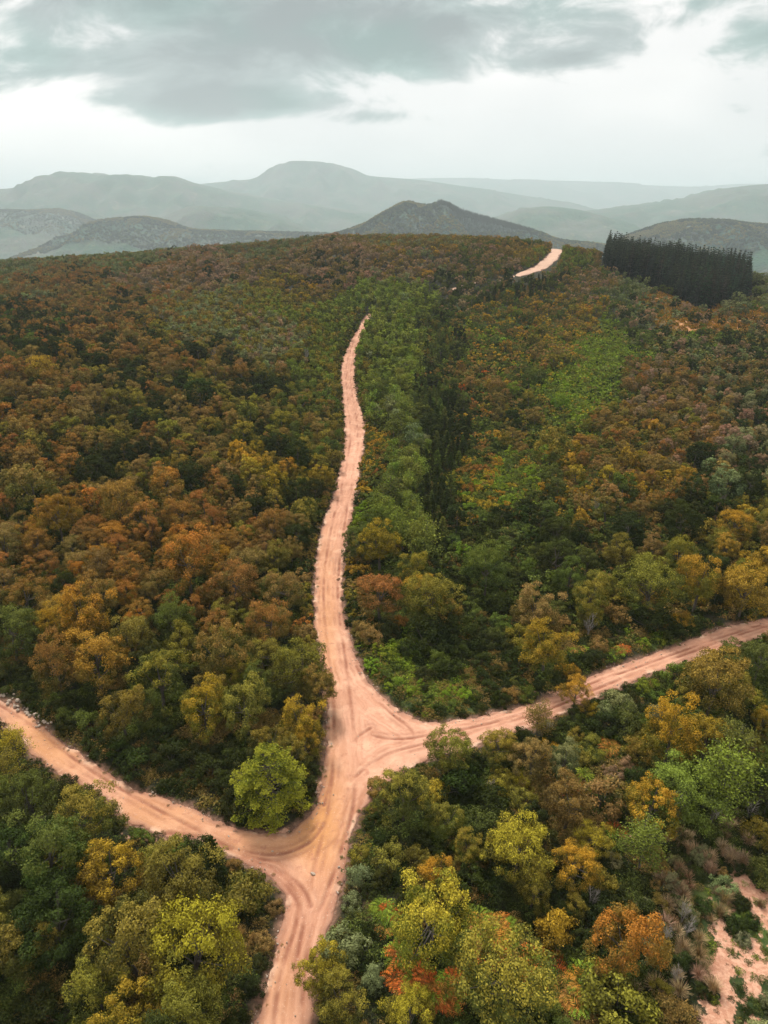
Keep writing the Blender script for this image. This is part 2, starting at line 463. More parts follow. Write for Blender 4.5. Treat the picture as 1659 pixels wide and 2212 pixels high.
def build_terrain():
    xs = graded(-26000, 26000, -75, 85, 0.9, 1.055)
    ys = graded(-1200, 30000, 22, 150, 0.9, 1.035)
    X, Y = np.meshgrid(xs, ys); X = X.ravel(); Y = Y.ravel()
    Z = height(X, Y)
    sd_ = road_sdf(X, Y)
    res = np.maximum(0.9, np.hypot(X, Y) * 0.02)
    Z -= 0.35 * np.clip((-sd_ - 0.15) / 0.8, 0, 1)
    Z += np.where(sd_ > 0, 0.30 * np.clip(sd_ / 1.2, 0, 1) * np.clip((10 - sd_) / 5, 0, 1), 0)
    px, py, dep = project(X, Y, Z)
    cm = clay_mask(X, Y, px, py) * (Y > 0) * (Y < 260) * (sd_ > -3)
    Z += cm * fbm(X / 1.2, Y / 1.2, 30, 3) * 0.3
    gp = np.zeros(len(X)); ru = np.zeros(len(X))
    vis = (Y > 20) & (Y < 900)
    for (a, b, sa, sb, k) in GREEN:
        gp += k * np.exp(-(((px - a) / sa) ** 2 + ((py - b) / sb) ** 2))
    for (a, b, sa, sb, k) in RUSTY:
        ru += k * np.exp(-(((px - a) / sa) ** 2 + ((py - b) / sb) ** 2))
    nz = fbm(X / 7, Y / 7, 41, 4)
    gp = np.clip(gp + (nz - .5) * 1.4 * (gp > 0.05), 0, 1) * vis
    ru = np.clip((ru - .45 + (nz - .5) * 1.5) * 2.5, 0, 1) * vis
    nx, ny = len(xs), len(ys)
    i = np.arange(nx * (ny - 1)).reshape(ny - 1, nx)[:, :-1].ravel()
    F = np.stack([i, i + 1, i + 1 + nx, i + nx], 1)
    me = new_mesh('ground', np.stack([X, Y, Z], 1), F, {
        'verge': ('POINT', 'FLOAT', sd_), 'clay': ('POINT', 'FLOAT', cm), 'green': ('POINT', 'FLOAT', gp), 'rust': ('POINT', 'FLOAT', ru)}, [M_GROUND])
    return link('ground', me, kind='structure')

GREEN = [(1240, 860, 95, 110, 1.0), (1290, 770, 85, 60, 0.95), (1130, 700, 120, 40, 0.5), (1120, 1040, 90, 60, 0.6), (860, 1430, 70, 60, 0.8), (960, 1500, 70, 40, 0.8),
         (1430, 1385, 50, 14, 0.9), (1590, 2000, 80, 150, 0.5), (980, 720, 80, 60, 0.5), (1380, 640, 90, 40, 0.5), (1500, 700, 80, 40, 0.4)]
RUSTY = [(1570, 686, 115, 34, 1.8), (1450, 640, 60, 16, 1.3), (950, 795, 50, 18, 1.2), (1530, 700, 60, 18, 1.2), (1640, 690, 50, 30, 1.3), (920, 730, 14, 50, .8)]

TRACKS_PX = [
    [(585, 2300), (590, 2212), (598, 2150), (613, 2075), (632, 2025), (642, 1990), (646, 1950), (632, 1912), (600, 1882), (550, 1860), (500, 1836), (440, 1800), (340, 1750), (250, 1700), (150, 1635), (60, 1560), (-60, 1490)],
    [(652, 2212), (655, 2140), (664, 2060), (678, 1990), (700, 1945), (722, 1885), (742, 1822), (757, 1775), (767, 1720), (768, 1650), (766, 1577), (756, 1502), (747, 1427), (735, 1352), (728, 1280), (735, 1200), (745, 1130), (758, 1050), (774, 965), (772, 910), (762, 860), (755, 810), (764, 760), (784, 705)],
    [(625, 2160), (640, 2080), (655, 2000), (668, 1940), (675, 1890), (690, 1830), (704, 1780), (716, 1700), (722, 1600), (720, 1500), (708, 1400), (700, 1330), (698, 1260), (708, 1180), (722, 1110), (742, 1040), (757, 965), (756, 905), (750, 855), (746, 805), (757, 755), (775, 712)],
    [(400, 1790), (470, 1822), (530, 1842), (590, 1850), (640, 1838), (680, 1815), (705, 1775), (722, 1720)],
    [(360, 1800), (440, 1808), (520, 1845), (580, 1862), (650, 1858), (700, 1838), (730, 1810)],
    [(470, 1828), (560, 1872), (605, 1898), (640, 1940), (655, 1985)],
    [(500, 1833), (575, 1868), (622, 1890), (660, 1925), (672, 1960)],
    [(768, 1680), (800, 1650), (850, 1625), (920, 1607), (980, 1595), (1040, 1580), (1100, 1562), (1170, 1540), (1240, 1512), (1310, 1480), (1390, 1448), (1480, 1415), (1600, 1370), (1700, 1340)],
    [(760, 1560), (800, 1592), (860, 1600), (930, 1590), (1000, 1578), (1080, 1560), (1160, 1530), (1230, 1500), (1300, 1468), (1400, 1435), (1520, 1390), (1640, 1352)],
    [(770, 1440), (800, 1500), (850, 1548), (890, 1575), (898, 1605), (880, 1628)],
    [(700, 1740), (722, 1660), (760, 1600), (800, 1575)],
]
def build_road():
    L = []
    for t in TRACKS_PX:
        a = np.array(t, float); x, y = unproject(a[:, 0], a[:, 1]); P = np.stack([x, y], 1)
        # smooth the polyline
        for _ in range(2):
            Q = [P[0]]
            for p, q in zip(P[:-1], P[1:]): Q += [p * .75 + q * .25, p * .25 + q * .75]
            P = np.array(Q + [P[-1]])
        L.append(P)
    verts, faces, off = [], [], 0
    for (y0, y1, x0, x1, st) in [(22, 134, -75, 95, 0.16), (134, 700, -40, 160, 0.45)]:
        xs = np.arange(x0, x1, st); ys = np.arange(y0, y1 + 1e-6, st)
        # only near the roads: coarse cull
        X, Y = np.meshgrid(xs, ys)
        sd_ = np.full(X.shape, 9.0)
        B = 12
        for j in range(0, X.shape[0], B):
            for i in range(0, X.shape[1], B):
                xx, yy = X[j:j+B+1, i:i+B+1], Y[j:j+B+1, i:i+B+1]
                c_ = min(np.min(sdf_poly(np.array([xx.mean()]), np.array([yy.mean()]), P)) for P in (P_MAIN, P_FAR, P_LINK) if
                         P[:, 0].min() - 4 < xx.mean() < P[:, 0].max() + 4 and P[:, 1].min() - 4 < yy.mean() < P[:, 1].max() + 4) if any(
                    P[:, 0].min() - 4 < xx.mean() < P[:, 0].max() + 4 and P[:, 1].min() - 4 < yy.mean() < P[:, 1].max() + 4 for P in (P_MAIN, P_FAR, P_LINK)) else 9
                if c_ < B * st + 1: sd_[j:j+B+1, i:i+B+1] = road_sdf(xx, yy)
        inside = sd_ < 0
        cell = inside[:-1, :-1] | inside[1:, :-1] | inside[:-1, 1:] | inside[1:, 1:]
        gy, gx = np.gradient(sd_, st)
        mv = (sd_ > 0) & (sd_ < 3)
        gl = np.maximum(gx**2 + gy**2, 0.25)
        X = np.where(mv, X - np.clip(sd_ * gx / gl, -st, st), X); Y = np.where(mv, Y - np.clip(sd_ * gy / gl, -st, st), Y)
        idx = np.full(X.shape, -1); used = np.zeros(X.shape, bool)
        used[:-1, :-1] |= cell; used[1:, :-1] |= cell; used[:-1, 1:] |= cell; used[1:, 1:] |= cell
        idx[used] = np.arange(used.sum()) + off
        x, y, s = X[used], Y[used], np.minimum(sd_[used], 0)
        rut = np.zeros(len(x)); 
        for P in L:
            dd = pline_dist(x, y, P)
            fade = fbm(x / 4, y / 4, int(abs(P[0, 0]) * 10) % 97, 3)
            for o_ in (0.0,):
                rut = np.maximum(rut, np.exp(-(dd / 0.26) ** 2) * np.clip((fade - 0.25) * 3.0, 0.1, 1))
            rut = np.maximum(rut, 0.45 * np.exp(-((dd - 0.75) / 0.3) ** 2) * np.clip((fade - 0.4) * 4, 0, 1))
        px, py, _ = project(x, y, height(x, y))
        gold = np.clip(np.exp(-(((px - 690) / 55) ** 2 + ((py - 1770) / 120) ** 2)) + 0.7 * np.exp(-(((px - 120) / 150) ** 2 + ((py - 1600) / 80) ** 2)) + 0.5 * np.exp(-(((px - 560) / 120) ** 2 + ((py - 1830) / 30) ** 2)) + 0.5 * np.exp(-(((px - 705) / 25) ** 2 + ((py - 1380) / 220) ** 2)) + 0.5 * np.exp(-(((px - 350) / 160) ** 2 + ((py - 1760) / 60) ** 2)) + .35 * np.exp(-(((px - 600) / 60) ** 2 + ((py - 2120) / 120) ** 2)), 0, 1)
        z = height(x, y) + 0.07 + 0.10 * np.clip(-s / 1.5, 0, 1) - 0.13 * rut + (fbm(x / .6, y / .6, 61, 3) - .5) * 0.07
        z = np.where(s >= -1e-3, height(x, y) - 0.10, z)
        verts.append(np.stack([x, y, z, s, rut, gold], 1))
        j, i = np.nonzero(cell)
        faces.append(np.stack([idx[j, i], idx[j, i+1], idx[j+1, i+1], idx[j+1, i]], 1))
        off += used.sum()
    V = np.concatenate(verts); F = np.concatenate(faces)
    me = new_mesh('dirt_road', V[:, :3], F, {'edge': ('POINT', 'FLOAT', V[:, 3]), 'rut': ('POINT', 'FLOAT', V[:, 4]), 'gold': ('POINT', 'FLOAT', V[:, 5])}, [M_ROAD])
    link('dirt_road', me, kind='structure')

build_terrain()
build_road()

# ------------------------------------------------------------------ far hills and mountains
HILLS = [
    ('mountain', 19000, 4500, [(-900, 430), (-400, 425), (0, 420), (300, 412), (500, 402), (700, 396), (830, 387), (1000, 384), (1100, 388), (1250, 391), (1400, 400), (1500, 403), (1600, 397), (1800, 396), (2600, 410)]),
    ('mountain', 11800, 3000, [(100, 470), (300, 425), (430, 398), (560, 385), (600, 362), (630, 351), (660, 348), (705, 352), (760, 364), (800, 380), (900, 388), (1000, 402), (1150, 425), (1400, 465)]),
    ('mountain', 8600, 2500, [(-700, 450), (-100, 425), (0, 413), (65, 405), (120, 382), (180, 372), (225, 380), (300, 378), (340, 385), (370, 380), (420, 395), (450, 402), (520, 418), (600, 432), (700, 446), (900, 470)]),
    ('mountain', 7800, 2200, [(1050, 490), (1200, 466), (1330, 450), (1450, 436), (1500, 425), (1560, 408), (1650, 398), (1800, 392), (2300, 410)]),
    ('hill', 6600, 1700, [(960, 515), (1080, 470), (1120, 453), (1180, 446), (1250, 453), (1330, 478), (1420, 510)]),
    ('hill', 6500, 1600, [(260, 515), (360, 470), (430, 444), (500, 448), (550, 455), (600, 470), (720, 505)]),
    ('hill', 6000, 1500, [(-500, 470), (-100, 458), (0, 455), (60, 456), (120, 453), (160, 460), (220, 485), (300, 525), (400, 575)]),
    ('hill', 4500, 1200, [(20, 590), (130, 527), (200, 490), (245, 475), (310, 471), (360, 480), (420, 498), (500, 502), (600, 504), (700, 507), (900, 520)]),
    ('hill', 3500, 950, [(600, 530), (700, 514), (780, 490), (830, 462), (880, 440), (918, 447), (934, 445), (950, 438), (968, 443), (1000, 458), (1050, 473), (1100, 486), (1150, 501), (1230, 525)]),
    ('hill', 3500, 960, [(1250, 580), (1340, 520), (1390, 500), (1440, 485), (1500, 478), (1560, 479), (1620, 486), (1700, 493), (1950, 520)]),
]
hill_fields = []
for hi_, (nm, D, W, px) in enumerate(HILLS):
    a = np.array(px, float); u, ay, az_ = ray(a[:, 0], a[:, 1])
    hx = u / ay * D; hz = CAM_Z + az_ / ay * D
    EX = 1.2 * W
    hx = np.concatenate([[hx[0] - EX], hx, [hx[-1] + EX]]); hz = np.concatenate([[hz[0] - 60], hz, [hz[-1] - 60]])
    def crest(x, hx=hx, hz=hz):
        m = _slopes(hz[None], hx)[0]
        i = np.clip(np.searchsorted(hx, x, side='right') - 1, 0, len(hx) - 2)
        h = hx[i+1] - hx[i]; t = np.clip((x - hx[i]) / h, 0, 1)
        return _herm(hz[i], hz[i+1], m[i], m[i+1], t, h)
    def field(x, y, crest=crest, D=D, W=W, hi_=hi_, hx=hx):
        xr = x + (fbm(x / W, y / W * 2, 80 + hi_, 3) - .5) * 0.0
        cz = crest(xr)
        wv = (y - D) / W
        prof = np.where(wv < 0, np.clip(1 + wv, 0, 1), np.clip(1 - wv * 0.8, 0, 1))
        prof = prof * prof * (3 - 2 * prof) * 0.6 + prof * 0.4
        e = np.clip(np.minimum(x - hx[0], hx[-1] - x) / (W * 1.15), 0, 1); e = e * e * (3 - 2 * e)
        gul = np.abs(fbm(x / (W * .22), y / (W * .5), 90 + hi_, 4) - .5) * 2
        z = -260 + (cz + 260) * prof * (0.0 + 1.0 * e)
        z -= (1 - np.exp(-(wv / .22) ** 2)) * (0.30 - gul) * (cz + 260) * -0.85 * prof
        return z + (fbm(x / 28, y / 28, 70 + hi_, 3) - .5) * min(14, D * 0.004) * (0.3 + 0.7 * (1 - np.exp(-(wv / .1) ** 2)))
    nx = 260; ny = 130
    xs = np.linspace(hx[0], hx[-1], nx); ww = np.concatenate([np.linspace(-1, -.35, 50), np.linspace(-.34, .12, 60), np.linspace(.15, 1.2, 20)])
    X, Y = np.meshgrid(xs, D + ww * W); Z = field(X.ravel(), Y.ravel())
    i = np.arange(nx * (ny - 1)).reshape(ny - 1, nx)[:, :-1].ravel()
    F = np.stack([i, i + 1, i + 1 + nx, i + nx], 1)
    P = np.zeros(nx * ny)
    if D == 3500 and px[0][0] < 800:
        qx, qy, _ = project(X.ravel(), Y.ravel(), Z)
        P = np.clip((qx - 935 - (qy - 440) * 1.2) / 14, 0, 1) * np.clip((1185 - qx) / 10, 0, 1) * (qy < 505) * (fbm(X.ravel() / 60, Y.ravel() / 60, 5) > 0.2)
    link(nm, new_mesh(nm, np.stack([X.ravel(), Y.ravel(), Z], 1), F, {'pines': ('POINT', 'FLOAT', P)}, [M_HILL]), kind='structure')
    hill_fields.append((D, W, hx, field))

# ------------------------------------------------------------------ plants: mesh builders (all quads)
class Plant:
    def __init__(s): s.V = []; s.F = []; s.n = 0; s.lr = []; s.lo = []; s.lc = []; s.m = []
    def add(s, V, F, lr, lo, lc, m):
        s.V.append(V); s.F.append(F + s.n); s.n += len(V); k = len(F)
        for L, v in ((s.lr, lr), (s.lo, lo), (s.lc, lc), (s.m, m)): L.append(np.broadcast_to(v, k))
    def leaves(s, P, N, size, lo, lc, m=0, aspect=0.62, g=rng):
        """a folded four-cornered leaf at every point, facing its normal"""
        k = len(P)
        N = N / (np.linalg.norm(N, axis=1)[:, None] + 1e-9)
        T = g.normal(size=(k, 3)); T -= (T * N).sum(1)[:, None] * N; T /= np.linalg.norm(T, axis=1)[:, None] + 1e-9
        B = np.cross(N, T); sz = (size * g.uniform(.65, 1.3, k))[:, None]
        fold = N * sz * 0.16
        V = np.stack([P - T * sz * .5, P + B * sz * .5 * aspect - fold * .5 , P + T * sz * .5 - fold, P - B * sz * .5 * aspect + fold * .3], 1).reshape(-1, 3)
        F = np.arange(k * 4).reshape(k, 4)
        s.add(V, F, g.random(k), lo, lc, m)
    def tube(s, pts, rad, sides=5, m=1):
        pts = np.array(pts, float); k = len(pts); rad = np.broadcast_to(rad, k)
        T = np.gradient(pts, axis=0); T /= np.linalg.norm(T, axis=1)[:, None] + 1e-9
        A = np.cross(T, [0.31, 0.22, 0.92] if abs(T[0, 2]) < .9 else [1, 0, 0]); A /= np.linalg.norm(A, axis=1)[:, None] + 1e-9
        B = np.cross(T, A); an = np.arange(sides) * 2 * math.pi / sides
        V = (pts[:, None] + rad[:, None, None] * (A[:, None] * np.cos(an)[None, :, None] + B[:, None] * np.sin(an)[None, :, None])).reshape(-1, 3)
        i = np.arange((k - 1) * sides); j = i // sides * sides + (i % sides + 1) % sides
        s.add(V, np.stack([i, j, j + sides, i + sides], 1), 0.5, 0.5, 0.5, m)
    def mesh(s, name, mats):
        F = np.concatenate(s.F)
        return new_mesh(name, np.concatenate(s.V), F, {'lr': ('FACE', 'FLOAT', np.concatenate(s.lr)), 'lo': ('FACE', 'FLOAT', np.concatenate(s.lo)), 'lc': ('FACE', 'FLOAT', np.concatenate(s.lc))},
                        mats, smooth=False, midx=np.concatenate(s.m))

def unit(g, k):
    v = g.normal(size=(k, 3)); return v / np.linalg.norm(v, axis=1)[:, None]

def crown_into(p, g, c0, rx, rz, ncl, per, leaf, low=-0.35, cr=(0.22, 0.42), irregular=0.25, up=0.5):
    """uneven crown: many rounded sprays set on a lumpy dome"""
    d = unit(g, ncl * 3); d = d[d[:, 2] > low][:ncl]
    k = len(d)
    lump = 1 + irregular * (np.sin(d[:, 0] * 3.1 + g.uniform(0, 6)) * np.cos(d[:, 1] * 2.7 + g.uniform(0, 6)) + g.normal(size=k) * .35)
    rr = g.uniform(.45, .95, k) ** .6 * lump
    C = c0 + d * rr[:, None] * np.array([rx, rx, rz])
    crd = g.uniform(cr[0], cr[1], k) * rx
    cl = g.random(k)
    n_ = (per * (crd / crd.mean()) ** 2).astype(int) + 3
    rep = np.repeat(np.arange(k), n_)
    e = unit(g, len(rep)); e = e + d[rep] * 0.55 + np.array([0, 0, .25]); e /= np.linalg.norm(e, axis=1)[:, None]
    sub = 1 + 0.25 * np.sin(e[:, 0] * 5 + cl[rep] * 40) * np.sin(e[:, 1] * 5 + cl[rep] * 17)
    P = C[rep] + e * (crd[rep] * g.uniform(.55, 1.06, len(rep)) * sub)[:, None] * np.array([1, 1, .8])
    N = e * .9 + np.array([0, 0, up * .5]) + g.normal(size=(len(rep), 3)) * .36
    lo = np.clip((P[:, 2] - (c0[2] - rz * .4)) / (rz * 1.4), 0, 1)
    p.leaves(P, N, leaf, lo, cl[rep], 0, g=g)
    return C

def trunk_into(p, g, h, r, tips, sides=6, m=1, lean=0.25):
    base = np.array([0, 0, -0.25]); top = np.array([g.normal() * lean, g.normal() * lean, h])
    mid = (base + top) / 2 + np.array([g.normal() * .15, g.normal() * .15, 0])
    p.tube([base, mid, top], [r * 1.25, r * .9, r * .5], sides, m)
    for t in tips:
        s0 = base + (top - base) * g.uniform(.45, .95)
        q = (s0 + t) / 2 + np.array([0, 0, -.15 * np.linalg.norm(t - s0) * .5])
        p.tube([s0, q, t], [r * .5, r * .32, r * .10], 4, m)

def make_oak(seed, lod):
    g = np.random.default_rng(seed)
    ncl, per, leaf = {0: (96, 150, .165), 1: (64, 66, .30), 2: (34, 46, .50)}[lod]
    H = 7.4 + g.uniform(-.6, .9); rx = 2.9 * g.uniform(.88, 1.08); rz = 3.2 + g.uniform(-.5, .4)
    c0 = np.array([0, 0, H - rz])
    pc, pt = Plant(), Plant()
    C = crown_into(pc, g, c0, rx, rz, ncl, per, leaf, low=-0.8, cr=(.13, .31), irregular=.34 if lod == 0 else .20)
    trunk_into(pt, g, H * .62, .17, C[:: max(1, len(C) // (9 if lod == 0 else 4))] , 6 if lod == 0 else 4)
    return pc, pt

def make_bush(seed, lod):
    g = np.random.default_rng(seed)
    ncl, per, leaf = {0: (44, 95, .17), 1: (26, 42, .32), 2: (12, 20, .62)}[lod]
    pc, pt = Plant(), Plant()
    C = crown_into(pc, g, np.array([0, 0, .7]), 1.75, 1.6 + g.uniform(-.2, .5), ncl, per, leaf, low=-.25, cr=(.18, .4), irregular=.4, up=.45)
    for t in C[:: max(1, len(C) // 5)]: pt.tube([[0, 0, -.2], (t * [.4, .4, .5]), t], [.06, .04, .02], 4)
    return pc, pt

def make_birch(seed, lod):
    """slim light-leaved young tree: ascending sprays round a thin stem"""
    g = np.random.default_rng(seed)
    per, leaf, nb = {0: (95, .16, 44), 1: (44, .30, 28), 2: (22, .6, 14)}[lod]
    pc, pt = Plant(), Plant(); H = 7.0
    for b in range(nb):
        t = g.uniform(.22, 1.0); z0 = H * t * .86; a = g.uniform(0, 6.28); L = 1.9 * (1.15 - t) ** .7 + .35
        d = np.array([math.cos(a), math.sin(a), .75]); end = np.array([0, 0, z0]) + d * L
        if lod == 0 or b % 3 == 0: pt.tube([[0, 0, z0], end], [.035, .01], 3)
        s_ = g.uniform(.2, 1.1, per)
        P = np.array([0, 0, z0]) + d * L * s_[:, None] + g.normal(size=(per, 3)) * .27
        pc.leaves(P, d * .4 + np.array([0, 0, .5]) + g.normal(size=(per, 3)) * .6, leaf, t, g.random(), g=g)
    pt.tube([[0, 0, -.2], [.05, .05, H * .5], [0, 0, H * .97]], [.10, .07, .015], 5)
    return pc, pt

def make_conifer(seed, lod, H=6.0, Rr=1.6, nb=None, droop=.35):
    g = np.random.default_rng(seed)
    nb, per, leaf = {0: (90, 42, .22), 1: (60, 18, .38), 2: (46, 8, .8)}[lod]
    pc, pt = Plant(), Plant()
    for b in range(nb):
        t = (b + .5) / nb; t = t ** .85; z0 = H * (.10 + .88 * t); a = b * 2.4 + g.uniform(-.4, .4)
        L = Rr * (1 - t) ** .8 * g.uniform(.75, 1.2) + .12
        d = np.array([math.cos(a), math.sin(a), -droop + .5 * t])
        s_ = g.uniform(.1, 1.05, per) ** .8
        side = np.array([-d[1], d[0], 0]) * g.uniform(-1, 1, per)[:, None] * (.42 * L * (1.1 - s_))[:, None]
        P = np.array([0, 0, z0]) + d * L * s_[:, None] + side + g.normal(size=(per, 3)) * .05
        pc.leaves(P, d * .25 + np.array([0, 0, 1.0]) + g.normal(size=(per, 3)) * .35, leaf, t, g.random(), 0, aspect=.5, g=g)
    pt.tube([[0, 0, -.3], [0, 0, H * .5], [0, 0, H]], [.13, .08, .015], 5)
    return pc, pt

def make_bramble(seed, lod):
    g = np.random.default_rng(seed)
    k, leaf = {0: (330, .15), 1: (110, .28), 2: (40, .6)}[lod]
    p = Plant()
    r = np.sqrt(g.random(k)) * 1.0; a = g.uniform(0, 6.28, k)
    z = (1 - r ** 2) * .55 * g.uniform(.5, 1.1, k) + .05 + .16 * np.sin(a * 3 + r * 4)
    P = np.stack([r * np.cos(a), r * np.sin(a), z], 1)
    p.leaves(P, np.array([0, 0, .9]) + g.normal(size=(k, 3)) * .55, leaf, np.clip(z, 0, 1), g.random(k), g=g)
    return p

def make_fern(seed):
    g = np.random.default_rng(seed); p = Plant()
    for f in range(11):
        a = f * .571 * 2 + g.uniform(-.2, .2); L = g.uniform(.7, 1.05); d = np.array([math.cos(a), math.sin(a), 0]); sdv = np.array([-d[1], d[0], 0])
        t = np.linspace(.12, 1, 9)
        spine = d * (L * t)[:, None] + np.array([0, 0, 1]) * (L * (1.15 * t - .95 * t * t))[:, None]
        for k in range(9):
            wl = .20 * L * math.sin(math.pi * (.15 + .85 * (1 - t[k]))) + .03
            nx_ = spine[min(k + 1, 8)] - spine[max(k - 1, 0)]; nx_ /= np.linalg.norm(nx_)
            for sg in (-1, 1):
                q0 = spine[k]; q2 = q0 + sdv * sg * wl * 1.3 + nx_ * wl * .5 - np.array([0, 0, wl * .25])
                V = np.array([q0 - nx_ * .03, (q0 + q2) / 2 - nx_ * .035, q2, (q0 + q2) / 2 + nx_ * .045])
                p.add(V, np.array([[0, 1, 2, 3]]), g.random(), t[k], g.random(), 0)
    return p

def make_tussock(seed, k=260, h=1.3, spread=.8):
    """arching dry stalks"""
    g = np.random.default_rng(seed); p = Plant()
    a = g.uniform(0, 6.28, k); r = g.uniform(0, .25, k); L = h * g.uniform(.5, 1.1, k); o = spread * g.uniform(.2, 1.1, k)
    d = np.stack([np.cos(a), np.sin(a), np.zeros(k)], 1)
    p0 = d * r[:, None]; p1 = p0 + d * (o * .4)[:, None] + np.array([0, 0, 1]) * (L * .65)[:, None]; p2 = p0 + d * o[:, None] + np.array([0, 0, 1]) * L[:, None]
    w_ = np.stack([-d[:, 1], d[:, 0], np.zeros(k)], 1) * .014
    for q0, q1, s0, s1 in ((p0, p1, 1, 1), (p1, p2, 1, .4)):
        V = np.stack([q0 - w_ * s0, q0 + w_ * s0, q1 + w_ * s1, q1 - w_ * s1], 1).reshape(-1, 3)
        p.add(V, np.arange(4 * k).reshape(k, 4), g.random(k), g.random(k), g.random(k), 0)
    return p

def make_twigs(seed, H=4.5, nb=34):
    """leafless pale shrub or young tree"""
    g = np.random.default_rng(seed); p = Plant()
    for s_ in range(3):
        a = g.uniform(0, 6.28); top = np.array([math.cos(a) * .7, math.sin(a) * .7, H * g.uniform(.8, 1)])
        p.tube([[0, 0, -.2], top * .5 + [0, 0, .2], top], [.07, .05, .015], 4, 0)
        for b in range(nb // 3):
            t = g.uniform(.25, .95); q = top * t; aa = g.uniform(0, 6.28); L = (1.1 - t) * 1.9 + .3
            e = q + np.array([math.cos(aa) * .55, math.sin(aa) * .55, .8]) * L
            p.tube([q, (q + e) / 2 + [0, 0, -.05], e], [.028, .02, .01], 3, 0)
            for c_ in range(3):
                q2 = q + (e - q) * g.uniform(.3, .9); e2 = q2 + (unit(g, 1)[0] * .5 + [0, 0, .5]) * L * .45
                p.tube([q2, e2], [.015, .008], 3, 0)
    return p

def merged(pc, pt, name, mats):
    if pt is not None and pt.n:
        off = pc.n
        pc.V += pt.V; pc.F += [f + off for f in pt.F]; pc.n += pt.n
        pc.lr += pt.lr; pc.lo += pt.lo; pc.lc += pt.lc; pc.m += pt.m
    return pc.mesh(name, mats)

# library: kind -> lod -> list of (crown mesh, trunk mesh or None) for single things; merged meshes for the masses
KINDS = {
    'oak': (make_oak, [5, 4, 3], [M_LEAF, M_BARK]),
    'bush': (make_bush, [4, 3, 2], [M_LEAF, M_BARK]),
    'birch': (make_birch, [3, 3, 2], [M_LEAF, M_BARK]),
    'conifer': (make_conifer, [3, 2, 2], [M_NEEDLE, M_BARK]),
}
SINGLE, MASS = {}, {}
NAMES = {'oak': 'oak_tree', 'bush': 'leafy_shrub', 'birch': 'young_birch_tree', 'conifer': 'small_pine_tree'}
for kn, (fn, cnt, mats) in KINDS.items():
    for lod in range(3):
        SINGLE[kn, lod], MASS[kn, lod] = [], []
        for v in range(cnt[lod]):
            sd0 = sum(map(ord, kn)) * 7 + lod * 100 + v
            if lod < 2:
                pc, pt = fn(sd0, lod)
                ct = Plant(); ct.V, ct.F, ct.n, ct.lr, ct.lo, ct.lc, ct.m = pt.V, pt.F, pt.n, pt.lr, pt.lo, pt.lc, [np.zeros_like(a) for a in pt.m]
                SINGLE[kn, lod].append((pc.mesh('crown', mats[:1]), ct.mesh('trunk', mats[1:])))
            pc, pt = fn(sd0, lod)
            MASS[kn, lod].append(merged(pc, pt, NAMES[kn], mats))

# ------------------------------------------------------------------ colours of the foliage (albedo) and where they grow
PAL = {
    'rust':   ((.330, .165, .046), (.145, .115, .030)),
    'orange': ((.450, .205, .042), (.200, .135, .030)),
    'brown':  ((.300, .195, .062), (.145, .122, .036)),
    'mauve':  ((.370, .240, .140), (.190, .145, .070)),
    'olive':  ((.265, .215, .040), (.100, .104, .026)),
    'yellow': ((.410, .325, .040), (.165, .155, .028)),
    'amber':  ((.450, .275, .038), (.160, .130, .026)),
    'green':  ((.135, .160, .036), (.070, .090, .026)),
    'dark':   ((.050, .062, .018), (.032, .042, .014)),
    'bright': ((.230, .300, .036), (.130, .180, .028)),
    'leafy':  ((.205, .245, .046), (.120, .150, .032)),
    'sage':   ((.240, .255, .110), (.130, .150, .060)),
    'pink':   ((.520, .370, .220), (.340, .240, .130)),
    'red':    ((.560, .150, .035), (.280, .095, .030)),
}
def _sat(c, k=1.02):
    m_ = .3 * c[0] + .6 * c[1] + .1 * c[2]
    return tuple(max(.006, m_ + (v - m_) * k) for v in c)
PAL = {k: (_sat(a), _sat(b)) for k, (a, b) in PAL.items()}
COLOUR_WORD = {'rust': 'rust brown', 'orange': 'bright orange', 'brown': 'dull brown', 'mauve': 'pale brown', 'olive': 'olive green', 'yellow': 'golden yellow', 'amber': 'amber',
               'green': 'mid green', 'dark': 'dark green', 'bright': 'bright green', 'leafy': 'fresh green', 'sage': 'grey green', 'pink': 'pinkish', 'red': 'red orange'}
